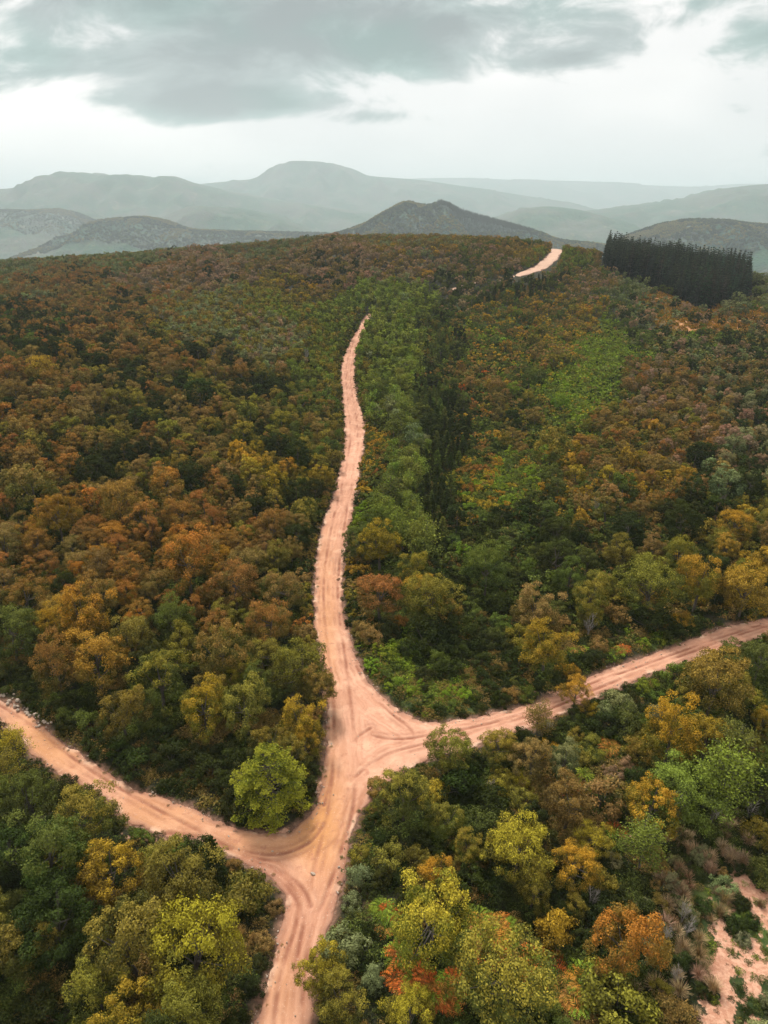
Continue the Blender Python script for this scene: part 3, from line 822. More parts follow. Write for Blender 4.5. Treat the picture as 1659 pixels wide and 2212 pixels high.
# px, py, palette weights, kind weights, size
ZONES = [
    (60, 570, dict(sage=5, green=3, brown=2), dict(oak=6, bush=2, birch=2), .8),
    (300, 545, dict(sage=5, green=3, brown=2), dict(oak=6, bush=2, birch=2), .8),
    (560, 520, dict(sage=4, brown=4, green=2), dict(oak=7, bush=3), .75),
    (900, 515, dict(brown=5, olive=4, sage=2, amber=1), dict(oak=6, bush=4), .75),
    (1120, 525, dict(amber=3, brown=4, green=3), dict(oak=6, bush=4), .75),
    (1260, 535, dict(brown=4, olive=4), dict(oak=5, bush=5), .7),
    (120, 620, dict(brown=5, rust=4, dark=2, sage=1), dict(oak=9, birch=1), .95),
    (400, 590, dict(mauve=7, brown=3, rust=2, dark=1), dict(oak=9, bush=1), .95),
    (700, 590, dict(mauve=6, brown=4, dark=2), dict(oak=9, bush=1), .9),
    (900, 575, dict(mauve=5, amber=2, brown=4, sage=2), dict(oak=8, bush=2), .85),
    (1050, 570, dict(mauve=3, brown=4, green=4), dict(oak=7, bush=3), .8),
    (60, 740, dict(dark=5, green=2, rust=3, brown=3), dict(oak=9, conifer=1), 1.0),
    (250, 720, dict(rust=4, brown=5, dark=3, olive=1), dict(oak=9, birch=1), 1.0),
    (450, 690, dict(olive=4, sage=5, brown=3), dict(oak=5, birch=5), .85),
    (580, 730, dict(olive=4, sage=5, mauve=2), dict(birch=7, oak=3), .85),
    (620, 680, dict(olive=6, leafy=3), dict(birch=6, oak=3), .85),
    (720, 680, dict(leafy=6, green=3, olive=2), dict(birch=7, bush=3), .9),
    (700, 780, dict(olive=4, leafy=4, green=2), dict(birch=6, oak=4), .85),
    (660, 640, dict(brown=4, olive=4, amber=2), dict(oak=8, bush=2), .9),
    (400, 830, dict(rust=3, brown=4, dark=4, olive=2), dict(oak=10), 1.05),
    (100, 850, dict(rust=5, brown=4, dark=2), dict(oak=10), 1.05),
    (250, 920, dict(olive=4, brown=4, dark=4), dict(oak=10), 1.05),
    (560, 900, dict(brown=3, olive=3, dark=4), dict(oak=9, bush=1), 1.0),
    (680, 900, dict(green=4, olive=3, brown=2), dict(oak=7, birch=3), .9),
    (100, 1010, dict(brown=6, rust=4, olive=2, dark=1), dict(oak=10), 1.05),
    (350, 1030, dict(brown=4, rust=4, olive=3, dark=2), dict(oak=10), 1.05),
    (600, 1060, dict(olive=4, brown=4, amber=2, dark=2), dict(oak=10), 1.05),
    (120, 1150, dict(orange=2, rust=6, brown=3), dict(oak=10), 1.05),
    (420, 1150, dict(orange=2, rust=6, brown=3), dict(oak=10), 1.05),
    (600, 1200, dict(brown=3, rust=2, olive=3, dark=3), dict(oak=10), 1.0),
    (40, 1280, dict(dark=4, rust=3, brown=2), dict(oak=10), 1.05),
    (250, 1250, dict(rust=6, brown=4, orange=2), dict(oak=10), 1.05),
    (430, 1300, dict(rust=3, brown=4, amber=2, green=2), dict(oak=10), 1.0),
    (600, 1350, dict(olive=3, orange=2, brown=2, green=3), dict(oak=10), 1.0),
    (40, 1400, dict(green=3, dark=4, amber=1), dict(oak=8, bush=2), 1.0),
    (220, 1420, dict(orange=5, amber=3, rust=3), dict(oak=10), 1.0),
    (400, 1470, dict(olive=4, amber=3, dark=3), dict(oak=10), 1.05),
    (560, 1490, dict(olive=4, yellow=2, green=3), dict(oak=10), 1.05),
    (660, 1500, dict(olive=4, amber=3, brown=3), dict(oak=10), 1.0),
    (100, 1490, dict(dark=8, green=1), dict(bush=8, oak=1), .9),
    (280, 1600, dict(dark=8, green=2), dict(bush=8, oak=1), .9),
    (430, 1700, dict(dark=8, green=2), dict(bush=8), .9),
    (80, 1750, dict(olive=5, green=4, dark=4), dict(oak=6, bush=4), 1.1),
    (60, 1950, dict(dark=5, green=3, olive=3), dict(oak=6, bush=4), 1.1),
    (300, 1850, dict(olive=5, green=3, dark=2), dict(oak=9, bush=1), 1.1),
    (250, 2050, dict(olive=5, brown=3, amber=2, dark=2), dict(oak=10), 1.15),
    (450, 2000, dict(olive=4, yellow=4, amber=2), dict(oak=10), 1.1),
    (60, 2150, dict(dark=9), dict(bush=7, oak=3), 1.1),
    (530, 1980, dict(dark=3, brown=4, green=2), dict(bush=7, oak=3), 1.0),
    (540, 2130, dict(dark=7, green=3), dict(bush=9), .8),
    (400, 2190, dict(olive=4, amber=2, dark=3), dict(oak=9), 1.0),
    # right of the road
    (850, 680, dict(leafy=7, green=4, sage=1), dict(birch=8, bush=2), 1.12),
    (835, 780, dict(leafy=7, green=4, sage=1), dict(birch=8, bush=2), 1.12),
    (845, 860, dict(leafy=7, green=4, sage=1), dict(birch=8, bush=2), 1.12),
    (930, 730, dict(dark=3, green=6, olive=2), dict(conifer=2, oak=5, bush=3), .9),
    (935, 860, dict(dark=6, green=5), dict(conifer=4, oak=4, bush=2), .95),
    (870, 950, dict(leafy=7, green=4, sage=1), dict(birch=8, bush=2), 1.12),
    (810, 960, dict(amber=4, green=5, rust=1), dict(bush=8), .7),
    (870, 1060, dict(leafy=7, green=4, sage=1), dict(birch=8, bush=2), 1.12),
    (880, 1130, dict(leafy=8, green=2), dict(birch=9, bush=1), 1.05),
    (880, 780, dict(leafy=9, sage=1), dict(birch=9), 1.1),
    (955, 960, dict(dark=7, green=3), dict(conifer=6, oak=3), 1.0),
    (965, 1080, dict(dark=7, green=3), dict(conifer=7, oak=3), 1.0),
    (810, 1100, dict(bright=3, green=5, dark=2), dict(bush=8), .8),
    (1000, 820, dict(rust=3, brown=4, green=4, red=1), dict(bush=9, oak=1), .7),
    (1030, 720, dict(green=5, bright=2, amber=2, brown=3), dict(bush=8, oak=2), .8),
    (1100, 780, dict(amber=3, brown=3, green=5, bright=1), dict(bush=8, oak=2), .8),
    (1150, 660, dict(brown=5, amber=3, green=4, orange=1), dict(bush=6, oak=4), .8),
    (1230, 740, dict(amber=3, brown=5, olive=3), dict(bush=7, oak=3), .8),
    (1240, 860, dict(bright=5, yellow=2, green=3), dict(bush=10), .55),
    (1180, 900, dict(green=4, olive=4, bright=1), dict(bush=8, oak=2), .8),
    (1300, 770, dict(bright=3, green=4), dict(bush=10), .5),
    (1100, 920, dict(olive=4, brown=4, dark=3), dict(oak=5, bush=5), .9),
    (1030, 950, dict(rust=2, amber=2, dark=3, green=3), dict(bush=8), .8),
    (1400, 870, dict(mauve=4, brown=5, rust=3, olive=1), dict(oak=7, bush=3), .62),
    (1500, 950, dict(rust=5, brown=4, mauve=2, olive=1), dict(oak=7, bush=3), .66),
    (1600, 850, dict(dark=4, sage=3, mauve=3, brown=3), dict(oak=6, bush=4), .66),
    (1620, 730, dict(dark=4, sage=3, mauve=3), dict(oak=4, bush=6), .6),
    (1350, 960, dict(olive=3, brown=4, rust=3, amber=1), dict(oak=7, bush=3), .66),
    (1400, 1030, dict(rust=4, brown=3, amber=3), dict(oak=7, bush=3), .72),
    (1600, 1000, dict(sage=4, dark=4, mauve=3), dict(oak=7, bush=3), .8),
    (1450, 690, dict(green=4, dark=4, sage=3, mauve=2), dict(bush=8, oak=2), .75),
    (1400, 600, dict(sage=7, green=3), dict(oak=5, bush=5), .7),
    (1620, 630, dict(sage=7, leafy=2, dark=2), dict(oak=7, bush=3), .95),
    (1250, 600, dict(brown=4, green=5, mauve=2), dict(bush=7, oak=3), .75),
    (1230, 560, dict(leafy=5, green=4, brown=1), dict(bush=5, birch=3), .7),
    (1000, 620, dict(green=5, dark=4, mauve=2), dict(oak=5, bush=5), .8),
    (1120, 620, dict(dark=5, green=4, brown=2), dict(bush=4, conifer=4, oak=2), .8),
    (1030, 1040, dict(yellow=4, amber=2, rust=2, bright=2, green=3), dict(bush=10), .65),
    (1130, 1030, dict(bright=3, green=4, amber=2), dict(bush=10), .65),
    (1230, 1080, dict(brown=4, amber=3, green=3), dict(bush=6, oak=4), .75),
    (1150, 1150, dict(dark=6, green=4), dict(oak=4, bush=6), .95),
    (1350, 1140, dict(green=4, dark=4, brown=3), dict(oak=5, bush=5), .9),
    (1500, 1130, dict(brown=4, dark=3, olive=3), dict(oak=7, bush=3), .9),
    (1620, 1130, dict(amber=4, olive=4, brown=2), dict(oak=8, bush=2), .85),
    (830, 1180, dict(amber=4, green=4, brown=2), dict(oak=4, bush=6), .9),
    (1000, 1170, dict(green=5, dark=5, bright=1), dict(bush=8, oak=2), 1.0),
    (820, 1290, dict(brown=3, rust=3, olive=2, dark=3), dict(oak=6, bush=4), 1.0),
    (930, 1280, dict(olive=4, amber=2, dark=4), dict(oak=7, bush=3), 1.0),
    (1050, 1280, dict(dark=7, green=4), dict(bush=8, oak=2), 1.1),
    (1200, 1240, dict(dark=5, green=4, brown=1), dict(bush=6, oak=4), 1.0),
    (1400, 1240, dict(olive=5, brown=4, amber=2), dict(oak=8, bush=2), .95),
    (1580, 1230, dict(amber=5, olive=4), dict(oak=9, bush=1), .95),
    (1300, 1330, dict(brown=4, olive=4, dark=3), dict(oak=7, bush=3), 1.0),
    (1150, 1350, dict(olive=3, brown=3, dark=4), dict(oak=6, bush=4), 1.0),
    (960, 1380, dict(dark=8, green=2), dict(bush=9), 1.1),
    (1500, 1310, dict(dark=5, amber=3), dict(bush=6, oak=4), .8),
    (850, 1430, dict(bright=5, green=4), dict(bush=10), .45),
    (960, 1510, dict(bright=4, green=5), dict(bush=10), .45),
    (1100, 1470, dict(dark=5, green=4, brown=2), dict(bush=10), .7),
    (1430, 1385, dict(bright=7, green=2), dict(bush=10), .45),
    # lower right wood
    (1560, 1480, dict(olive=5, amber=3, green=3), dict(oak=7, bush=3), 1.0),
    (1620, 1400, dict(dark=3, green=4, olive=3), dict(bush=7, oak=3), .9),
    (1380, 1500, dict(dark=5, green=4, sage=2), dict(bush=5, oak=3, conifer=2), .95),
    (1280, 1500, dict(olive=4, amber=3), dict(oak=6, bush=4), .9),
    (1450, 1600, dict(olive=5, amber=4, green=2), dict(oak=7, bush=3), 1.0),
    (1600, 1620, dict(green=4, olive=3, dark=2), dict(oak=4, birch=4, bush=2), .9),
    (1050, 1640, dict(olive=4, sage=2, dark=4), dict(oak=6, bush=4), .9),
    (1200, 1600, dict(olive=4, sage=3, amber=2, dark=3), dict(oak=6, bush=4), .9),
    (900, 1720, dict(olive=4, yellow=2, dark=3), dict(oak=6, bush=4), .85),
    (1050, 1780, dict(dark=6, olive=3, green=2), dict(oak=4, bush=4, conifer=1), .9),
    (1200, 1740, dict(amber=3, brown=3, dark=3, olive=2), dict(bush=6, oak=4), .85),
    (1330, 1680, dict(brown=4, mauve=3, olive=2), dict(bush=5, oak=4), .85),
    (830, 1880, dict(sage=2, olive=3, brown=3, dark=2), dict(bush=8, oak=2), .7),
    (950, 1850, dict(olive=5, yellow=3, amber=2), dict(oak=6, bush=4), .85),
    (1100, 1930, dict(dark=4, brown=3, amber=2, olive=2), dict(bush=6, oak=3), .8),
    (1250, 1900, dict(yellow=2, olive=4, sage=2, dark=3), dict(bush=5, oak=5), .8),
    (1330, 1950, dict(dark=8), dict(bush=9), .8),
    (740, 2060, dict(sage=5, dark=4), dict(bush=10), .75),
    (780, 2160, dict(olive=5, sage=3, brown=2), dict(bush=7, oak=3), .8),
    (900, 2080, dict(dark=7, sage=3), dict(bush=10), .7),
    (1200, 2120, dict(dark=6, green=3), dict(bush=10), .7),
    (1350, 2150, dict(olive=4, brown=4, sage=2), dict(oak=5, bush=5), .9),
    (1450, 1950, dict(brown=3, sage=3, dark=3), dict(bush=10), .5),
]
for z_ in ZONES:
    for k in ('rust',): pass
HAND = [  # px, py of the crown's middle, width in px, kind, colour, extra words
    (205, 1425, 120, 'oak', 'orange'), (405, 1215, 115, 'oak', 'orange'), (125, 1120, 90, 'oak', 'orange'), (585, 1350, 90, 'oak', 'rust'),
    (505, 1270, 95, 'oak', 'rust'), (260, 1090, 90, 'oak', 'rust'), (70, 1060, 100, 'oak', 'brown'), (60, 1290, 90, 'oak', 'rust'), (180, 1350, 110, 'oak', 'amber'), (290, 1380, 100, 'oak', 'olive'),
    (20, 1370, 110, 'oak', 'green'), (480, 1420, 110, 'oak', 'rust'), (345, 1470, 120, 'oak', 'olive'), (440, 1530, 120, 'oak', 'amber'), (520, 1450, 70, 'oak', 'yellow'),
    (530, 1530, 110, 'oak', 'olive'), (640, 1440, 110, 'oak', 'olive'), (265, 1540, 100, 'oak', 'olive'), (655, 1560, 95, 'oak', 'amber'), (690, 1490, 80, 'oak', 'brown'),
    (120, 1440, 110, 'oak', 'rust'), (630, 1640, 80, 'oak', 'olive'), (660, 1610, 60, 'oak', 'amber'),
    (190, 1762, 120, 'oak', 'olive'), (60, 1735, 120, 'oak', 'green'), (30, 1612, 56, 'birch', 'yellow'), (15, 1660, 60, 'birch', 'olive'), (390, 1895, 150, 'oak', 'olive'), (240, 1885, 120, 'oak', 'amber'),
    (462, 1850, 60, 'conifer', 'dark'), (420, 2060, 190, 'oak', 'yellow'), (280, 2020, 190, 'oak', 'olive'), (120, 1990, 170, 'oak', 'dark'), (60, 2050, 130, 'oak', 'olive'), (400, 2180, 150, 'oak', 'olive'),
    (210, 2130, 130, 'oak', 'olive'), (530, 1930, 120, 'bush', 'olive'), (100, 1860, 150, 'oak', 'green'), (690, 2100, 100, 'oak', 'yellow'), (740, 2170, 110, 'oak', 'olive'),
    (925, 1980, 170, 'oak', 'yellow'), (945, 1890, 100, 'oak', 'amber'), (1112, 1845, 130, 'oak', 'yellow'), (1015, 1830, 75, 'oak', 'olive'), (1285, 1815, 85, 'oak', 'yellow'), (1245, 1870, 95, 'oak', 'amber'),
    (1410, 1750, 110, 'oak', 'amber'), (960, 1770, 90, 'oak', 'olive'), (870, 1720, 110, 'oak', 'olive'), (840, 1850, 80, 'bush', 'olive'), (1075, 1980, 0, None, None), (1360, 2030, 160, 'oak', 'orange'),
    (1200, 2010, 110, 'bush', 'amber'), (1100, 2120, 190, 'oak', 'olive'), (890, 2190, 100, 'oak', 'yellow'), (1340, 2150, 150, 'bush', 'olive'), (1150, 1920, 90, 'oak', 'olive'), (1220, 1650, 80, 'oak', 'sage'),
    (1120, 1680, 60, 'bush', 'yellow'), (1300, 1720, 120, 'bush', 'brown'), (1225, 1740, 110, 'oak', 'brown'), (1060, 1730, 90, 'bush', 'dark'), (1310, 1560, 80, 'bush', 'dark'), (1350, 1560, 80, 'bush', 'green'),
    (1245, 1495, 60, 'oak', 'amber'), (1165, 1545, 55, 'birch', 'brown'), (1540, 1480, 130, 'oak', 'olive'), (1640, 1430, 80, 'oak', 'green'), (1450, 1590, 120, 'oak', 'amber'), (1530, 1590, 100, 'oak', 'amber'),
    (1590, 1600, 80, 'birch', 'green'), (1650, 1560, 60, 'oak', 'yellow'), (1480, 1700, 140, 'oak', 'leafy'), (1560, 1680, 110, 'birch', 'leafy'), (1395, 1815, 80, 'birch', 'leafy'), (1180, 1830, 90, 'bush', 'dark'),
    (820, 1700, 60, 'bush', 'brown'), (970, 1625, 90, 'oak', 'olive'), (1075, 1610, 80, 'oak', 'olive'), (1000, 1680, 100, 'bush', 'dark'), (1150, 1640, 90, 'oak', 'brown'),
    (930, 1300, 100, 'oak', 'olive'), (820, 1180, 90, 'oak', 'amber'), (820, 1290, 90, 'oak', 'rust'), (1000, 1350, 130, 'bush', 'dark'), (920, 1370, 120, 'bush', 'dark'), (1060, 1230, 120, 'bush', 'dark'),
    (1160, 1320, 90, 'oak', 'brown'), (1180, 1400, 100, 'oak', 'amber'), (1275, 1325, 60, 'oak', 'olive'), (1475, 1125, 80, 'oak', 'dark'), (1205, 1145, 70, 'oak', 'dark'), (1620, 1050, 70, 'oak', 'dark'), (1570, 1050, 70, 'oak', 'sage'),
    (1190, 960, 90, 'oak', 'olive'), (830, 965, 30, 'bush', 'amber'), (430, 850, 80, 'oak', 'dark'), (90, 800, 60, 'oak', 'amber'), (250, 870, 60, 'oak', 'olive'), (1270, 1290, 90, 'oak', 'olive'), (1400, 1270, 110, 'oak', 'olive'),
    (1510, 1260, 110, 'oak', 'amber'), (1610, 1270, 110, 'oak', 'amber'), (1420, 1340, 90, 'bush', 'dark'), (1490, 740, 14, 'conifer', 'dark'),
]
BASE_R = {'oak': 3.1, 'bush': 1.9, 'birch': 1.7, 'conifer': 1.5}
BASE_H = {'oak': 7.4, 'bush': 2.4, 'birch': 7.0, 'conifer': 6.0}

# spruce plantation outline on the slope (traced along its foot)
PL = np.stack(unproject([1303, 1318, 1400, 1500, 1600, 1640, 1622, 1560, 1530, 1500, 1440, 1390, 1340], [578, 548, 560, 578, 598, 620, 632, 658, 670, 662, 636, 610, 592]), 1)
hull_add = PL[1:6].copy()
PL = np.concatenate([PL[:1], PL[1:6] + np.array([6, 38]), PL[6:]])

def inside(x, y, P): return sdf_poly(np.asarray(x, float), np.asarray(y, float), P) < 0

# ------------------------------------------------------------------ choose where everything grows
plants = []          # dicts of x y r kind pal scale hand
grid = {}
CELL = 5.0
def far_enough(x, y, r, k):
    ci, cj = int(x // CELL), int(y // CELL)
    for i in (ci - 1, ci, ci + 1):
        for j in (cj - 1, cj, cj + 1):
            for (qx, qy, qr) in grid.get((i, j), ()):
                m = (r + qr) * k
                if (qx - x) ** 2 + (qy - y) ** 2 < m * m: return False
    return True
def put(x, y, kind, pal, scale, hand=False):
    r = BASE_R[kind] * scale
    grid.setdefault((int(x // CELL), int(y // CELL)), []).append((x, y, r))
    plants.append(dict(x=x, y=y, kind=kind, pal=pal, scale=scale, hand=hand))

# the layered hornbeam by the fork is built on its own
hbx, hby = unproject([583], [1690], 3.6); HB = (hbx[0], hby[0])
grid.setdefault((int(HB[0] // CELL), int(HB[1] // CELL)), []).append((HB[0], HB[1], 4.4))
for (px, py, wpx, kind, pal) in HAND:
    if kind is None: continue
    x, y = unproject([px], [py], 0.6 * BASE_H[kind] * .9)
    _, _, dep = project(x[0], y[0], height(x, y)[0] + 3)
    sc = (wpx * dep / FPX) / (2 * BASE_R[kind])
    sc = min(max(sc, .45), 1.75 if kind != 'oak' else 1.5)
    x, y = unproject([px], [py], 0.58 * BASE_H[kind] * sc)
    put(x[0], y[0], kind, pal, sc, (px, py))

spots = [(1068, 2008, 34, 26, 9), (1085, 2035, 34, 26, 8), (1045, 2050, 28, 26, 7), (950, 2155, 26, 26, 8), (975, 2120, 26, 20, 5), (880, 2120, 26, 22, 5), (860, 2060, 20, 22, 4), (1230, 1700, 30, 18, 7), (1330, 1795, 6, 8, 2),
         (1240, 2150, 20, 30, 5), (1150, 2100, 22, 30, 5), (835, 1990, 12, 30, 4), (1310, 1605, 14, 14, 3), (1245, 1240 + 165, 14, 6, 3), (1330, 1405, 16, 6, 3)]
FERN_AT = []
for (a, b, sa, sb, k) in spots:
    for _ in range(int(k * 1.5)):
        fx, fy = a + random.gauss(0, sa * .6), b + random.gauss(0, sb * .6)
        wx, wy = unproject([fx], [fy], .4)
        FERN_AT.append((fx, fy, wx, wy))
        grid.setdefault((int(wx[0] // CELL), int(wy[0] // CELL)), []).append((wx[0], wy[0], 1.5))
NC = 380000
u01 = rng.random(NC); cy = 14 + 1013 * (u01 ** .76)
cx = rng.uniform(-1, 1, NC) * (0.68 * cy + 42)
order_keep = []
cz = height(cx, cy); px, py, dep = project(cx, cy, cz + 2.5)
rsd = road_sdf(cx, cy)
cm = clay_mask(cx, cy, px, py)
Zp = np.array([(a[0], a[1]) for a in ZONES], float)
jx = px + (fbm(cx / 16, cy / 16, 51, 3) - .5) * 150; jy = py + (fbm(cx / 16, cy / 16, 57, 3) - .5) * 110 * np.clip((py - 480) / 500, .15, 1)
near_z = np.empty(NC, int)
for s0 in range(0, NC, 20000):
    s1 = s0 + 20000
    dd = (jx[s0:s1, None] - Zp[:, 0]) ** 2 + ((jy[s0:s1, None] - Zp[:, 1]) * (1 + 1.5 * np.clip((800 - Zp[:, 1]) / 300, 0, 1))) ** 2
    near_z[s0:s1] = dd.argmin(1)
ru = np.zeros(NC)
for (a, b, sa, sb, k) in RUSTY: ru += k * np.exp(-(((px - a) / sa) ** 2 + ((py - b) / sb) ** 2))
inpl = sdf_poly(cx, cy, PL) < 4.0
for i_, z_ in enumerate(ZONES):
    if z_[1] > 1450 and z_[0] > 760:
        kd = dict(z_[3]); kd.pop('conifer', None); kd['bush'] = kd.get('bush', 0) * 1.6 + 3; kd['oak'] = kd.get('oak', 0) * .55
        pd = dict(z_[2]); pd['dark'] = pd.get('dark', 0) + 4
        ZONES[i_] = (z_[0], z_[1], pd, kd, z_[4] * .86)
    elif 770 < z_[1] < 1330 and z_[0] < 740: ZONES[i_] = z_[:4] + (z_[4] * .88,)
ZK = [(list(z[3].keys()), np.cumsum(list(z[3].values())) / sum(z[3].values()), list(z[2].keys()), np.cumsum(list(z[2].values())) / sum(z[2].values())) for z in ZONES]
rr = rng.random((NC, 4))
FARP = np.array(FAR, float)
gate = fbm(cx / 12, cy / 12, 63, 3)
# bare foot of the slope at the far skyline: nothing grows beyond the brow where it would float
for i in range(NC):
    if inpl[i] or cm[i] > .35 or (ru[i] > .28 and rr[i, 3] > .05) or (ru[i] > .08 and rr[i, 3] > .35): continue
    zi = near_z[i]; kk, kc, pk, pc_ = ZK[zi]
    kind = kk[int(np.searchsorted(kc, rr[i, 0]))] if kc[-1] > 0 else kk[0]
    pal = pk[min(int(np.searchsorted(pc_, rr[i, 1])), len(pk) - 1)]
    sc = ZONES[zi][4] * (.62 + .62 * rr[i, 2])
    if kind == 'bush' : sc *= 1.15
    r = BASE_R[kind] * sc
    s_ = rsd[i]
    if px[i] > 1425 + (2212 - py[i]) * .10 and 1790 < py[i] < 2400 and px[i] < 1780 and (kind != 'bush' or rr[i, 3] < .6): continue
    if s_ < r * .62 + .5: 
        if s_ < 1.0: continue
        kind = 'bush'; sc = min(sc, (s_ - .2) / BASE_R['bush']); r = BASE_R['bush'] * sc
        if sc < .35: continue
        if 1450 < py[i] < 2212 and px[i] < 720 and pal in ('olive', 'yellow', 'amber'): pal = 'dark'
    if 340 < cy[i] < 545 and 1060 < px[i] < 1240:
        fx_, fy_, _ = project(cx[i], cy[i], cz[i] + np.array([.5, 2, 3.5, 5]))
        if (sdf_poly(np.broadcast_to(fx_, 4).astype(float), fy_, FARP) < 1).any(): continue
    if not far_enough(cx[i], cy[i], r, .78 if kind == 'oak' else (.55 if pal == 'leafy' else .66)): continue
    put(cx[i], cy[i], kind, pal, sc)

# ------------------------------------------------------------------ singles (the largest in view) and masses
X = np.array([p['x'] for p in plants]); Y = np.array([p['y'] for p in plants])
Zg = height(X, Y)
Rr_ = np.array([BASE_R[p['kind']] * p['scale'] for p in plants]); Hh = np.array([BASE_H[p['kind']] * p['scale'] for p in plants])
qx, qy, qd = project(X, Y, Zg + Hh * .6)
size_px = Rr_ * 2 / qd * FPX
seen = (qx > -size_px * .3) & (qx < 1659 + size_px * .3) & (qy < 2212 + size_px * .4)
LIMIT = {'oak': 300, 'bush': 270, 'birch': 90, 'conifer': 70}
single = np.zeros(len(plants), bool)
kinds = np.array([p['kind'] for p in plants])
for k, lim in LIMIT.items():
    idx = np.nonzero((kinds == k) & seen)[0]
    single[idx[np.argsort(-size_px[idx])][:lim]] = True
    for i in idx:
        if plants[i]['hand']: single[i] = True
    ex = np.nonzero((kinds == k) & single)[0]
    if len(ex) > lim:
        drop = [i for i in ex[np.argsort(size_px[ex])] if not plants[i]['hand']][:len(ex) - lim]
        single[drop] = False

def place_words(x, y, px, py):
    if y < 100 and px < 620 and py > 1640: return 'bottom left wood'
    if px < 720 and py < 1800 and y < 130: return 'fork wood'
    if px < 740: return 'left woodland'
    if py > 1500: return 'lower right wood'
    if px < 980 and py < 1150: return 'roadside strip'
    return 'right hillside'
SIZE_WORD = lambda s: 'large' if s > 1.12 else ('small' if s < .8 else 'medium')
KWORD = {'oak': 'oak', 'bush': 'shrub', 'birch': 'birch', 'conifer': 'pine'}
CAT = {'oak': 'tree', 'bush': 'shrub', 'birch': 'tree', 'conifer': 'tree'}
used_labels = set()
HAND_LABEL = {
    (205, 1425): 'brightest orange oak of the fork wood, just above the dark trackside shrubs',
    (405, 1215): 'fiery orange oak crown in the middle of the woodland left of the main track',
    (20, 1370): 'mid green oak at the left photo edge above the stones by the track',
    (462, 1850): 'small pointed dark green pine poking up at the lower edge of the left track',
    (30, 1612): 'slim yellow birch at the left photo edge in front of the left track',
    (420, 2060): 'largest golden yellow oak in the bottom left wood',
    (280, 2020): 'large olive green oak beside the largest yellow oak of the bottom left wood',
    (690, 2100): 'golden yellow oak leaning over the right side of the track at the bottom',
    (925, 1980): 'broad golden yellow oak just left of the orange ferns in the lower right wood',
    (1112, 1845): 'tall golden yellow oak in the centre of the lower right wood',
    (1360, 2030): 'orange oak at the lower right, nearest to the dry grass and bare clay',
    (1100, 2120): 'big olive green oak just below the brightest orange ferns',
    (1395, 1815): 'fresh green slim birch with a bare visible stem in front of an amber oak',
    (1410, 1750): 'amber oak directly behind the slim fresh green birch at the lower right',
    (1480, 1700): 'fresh green oak with a visible trunk at the upper end of the dry grass',
    (1475, 1125): 'round dark green oak alone on the right hillside',
    (830, 965): 'small amber shrub hugging the right verge of the main track',
    (1490, 740): 'tiny dark pine standing alone on the rusty clearing below the spruces',
}
ONES = 'zero one two three four five six seven eight nine ten eleven twelve thirteen fourteen fifteen sixteen seventeen eighteen nineteen'.split()
TENS = 'x x twenty thirty forty fifty sixty seventy eighty ninety'.split()
def spell(v, dec):
    v = round(v, 1) if dec else round(v); a = int(v)
    w_ = ONES[a] if a < 20 else ('hundred' if a > 99 else TENS[a // 10] + ('-' + ONES[a % 10] if a % 10 else ''))
    return w_ + (' point ' + ONES[int(round((v - a) * 10)) % 10] if dec else '')
def uniq(long_, short_, px, py):
    px = min(max(px, 0), 1659) / 16.59; py = min(max(py, 0), 2212) / 22.12
    for k in range(30):
        dec = k > 0
        a, b = spell(px + (k - 1) * .1 * (k > 1), dec), spell(py, dec)
        lab = f"{short_ if dec else long_}, {a} percent across, {b} percent down"
        if lab not in used_labels: break
    used_labels.add(lab)
    return lab

def vary(c, k=.12):
    g_ = 1 + random.uniform(-k, k) * 1.3
    return tuple(max(.004, v * g_ * (1 + random.uniform(-k, k))) for v in c)

masses = {}
protos = {}
def single_tree(i):
    p = plants[i]; kn = p['kind']
    lod = 0 if qd[i] < (135 if kn == 'oak' else 110) else 1
    lst = SINGLE[kn, lod]; cm_, tm = lst[random.randrange(len(lst))]
    key = (kn,)
    if key not in protos:
        root = bpy.data.objects.new(NAMES[kn], None); root.empty_display_size = .5
        c_ = bpy.data.objects.new('crown', cm_); t_ = bpy.data.objects.new('trunk', tm); c_.parent = root; t_.parent = root
        protos[key] = (root, c_, t_)
        trio = protos[key]
    else:
        r0, c0, t0 = protos[key]
        root, c_, t_ = r0.copy(), c0.copy(), t0.copy(); c_.parent = root; t_.parent = root
        c_.data = cm_; t_.data = tm
    for o in (root, c_, t_): COL.objects.link(o)
    root.location = (p['x'], p['y'], Zg[i] - .05)
    root.rotation_euler = (random.uniform(-.06, .06), random.uniform(-.06, .06), random.uniform(0, 6.28))
    s_ = p['scale']; root.scale = (s_ * random.uniform(.92, 1.08), s_ * random.uniform(.92, 1.08), s_ * random.uniform(.9, 1.12))
    a, b = PAL[p['pal']]
    c_['tint'] = vary(a); c_['tintb'] = vary(b)
    if c_.parent is not root: c_.parent = root
    pw = place_words(p['x'], p['y'], qx[i], qy[i])
    cxp, cyp = min(max(qx[i], 0), 1659), min(max(qy[i], 0), 2212)
    root['label'] = HAND_LABEL.get(p['hand']) or uniq(f"{SIZE_WORD(s_)} {COLOUR_WORD[p['pal']]} {KWORD[kn]} in {pw}", f"{COLOUR_WORD[p['pal']]} {KWORD[kn]}", cxp, cyp)
    root['category'] = CAT[kn]
    root['group'] = {'oak': 'oak trees of the woodland', 'bush': 'shrubs among the trees', 'birch': 'young birches among the trees', 'conifer': 'small pines among the trees'}[kn]

for i in range(len(plants)):
    if single[i]: single_tree(i)
    else: masses.setdefault(plants[i]['kind'], []).append(i)

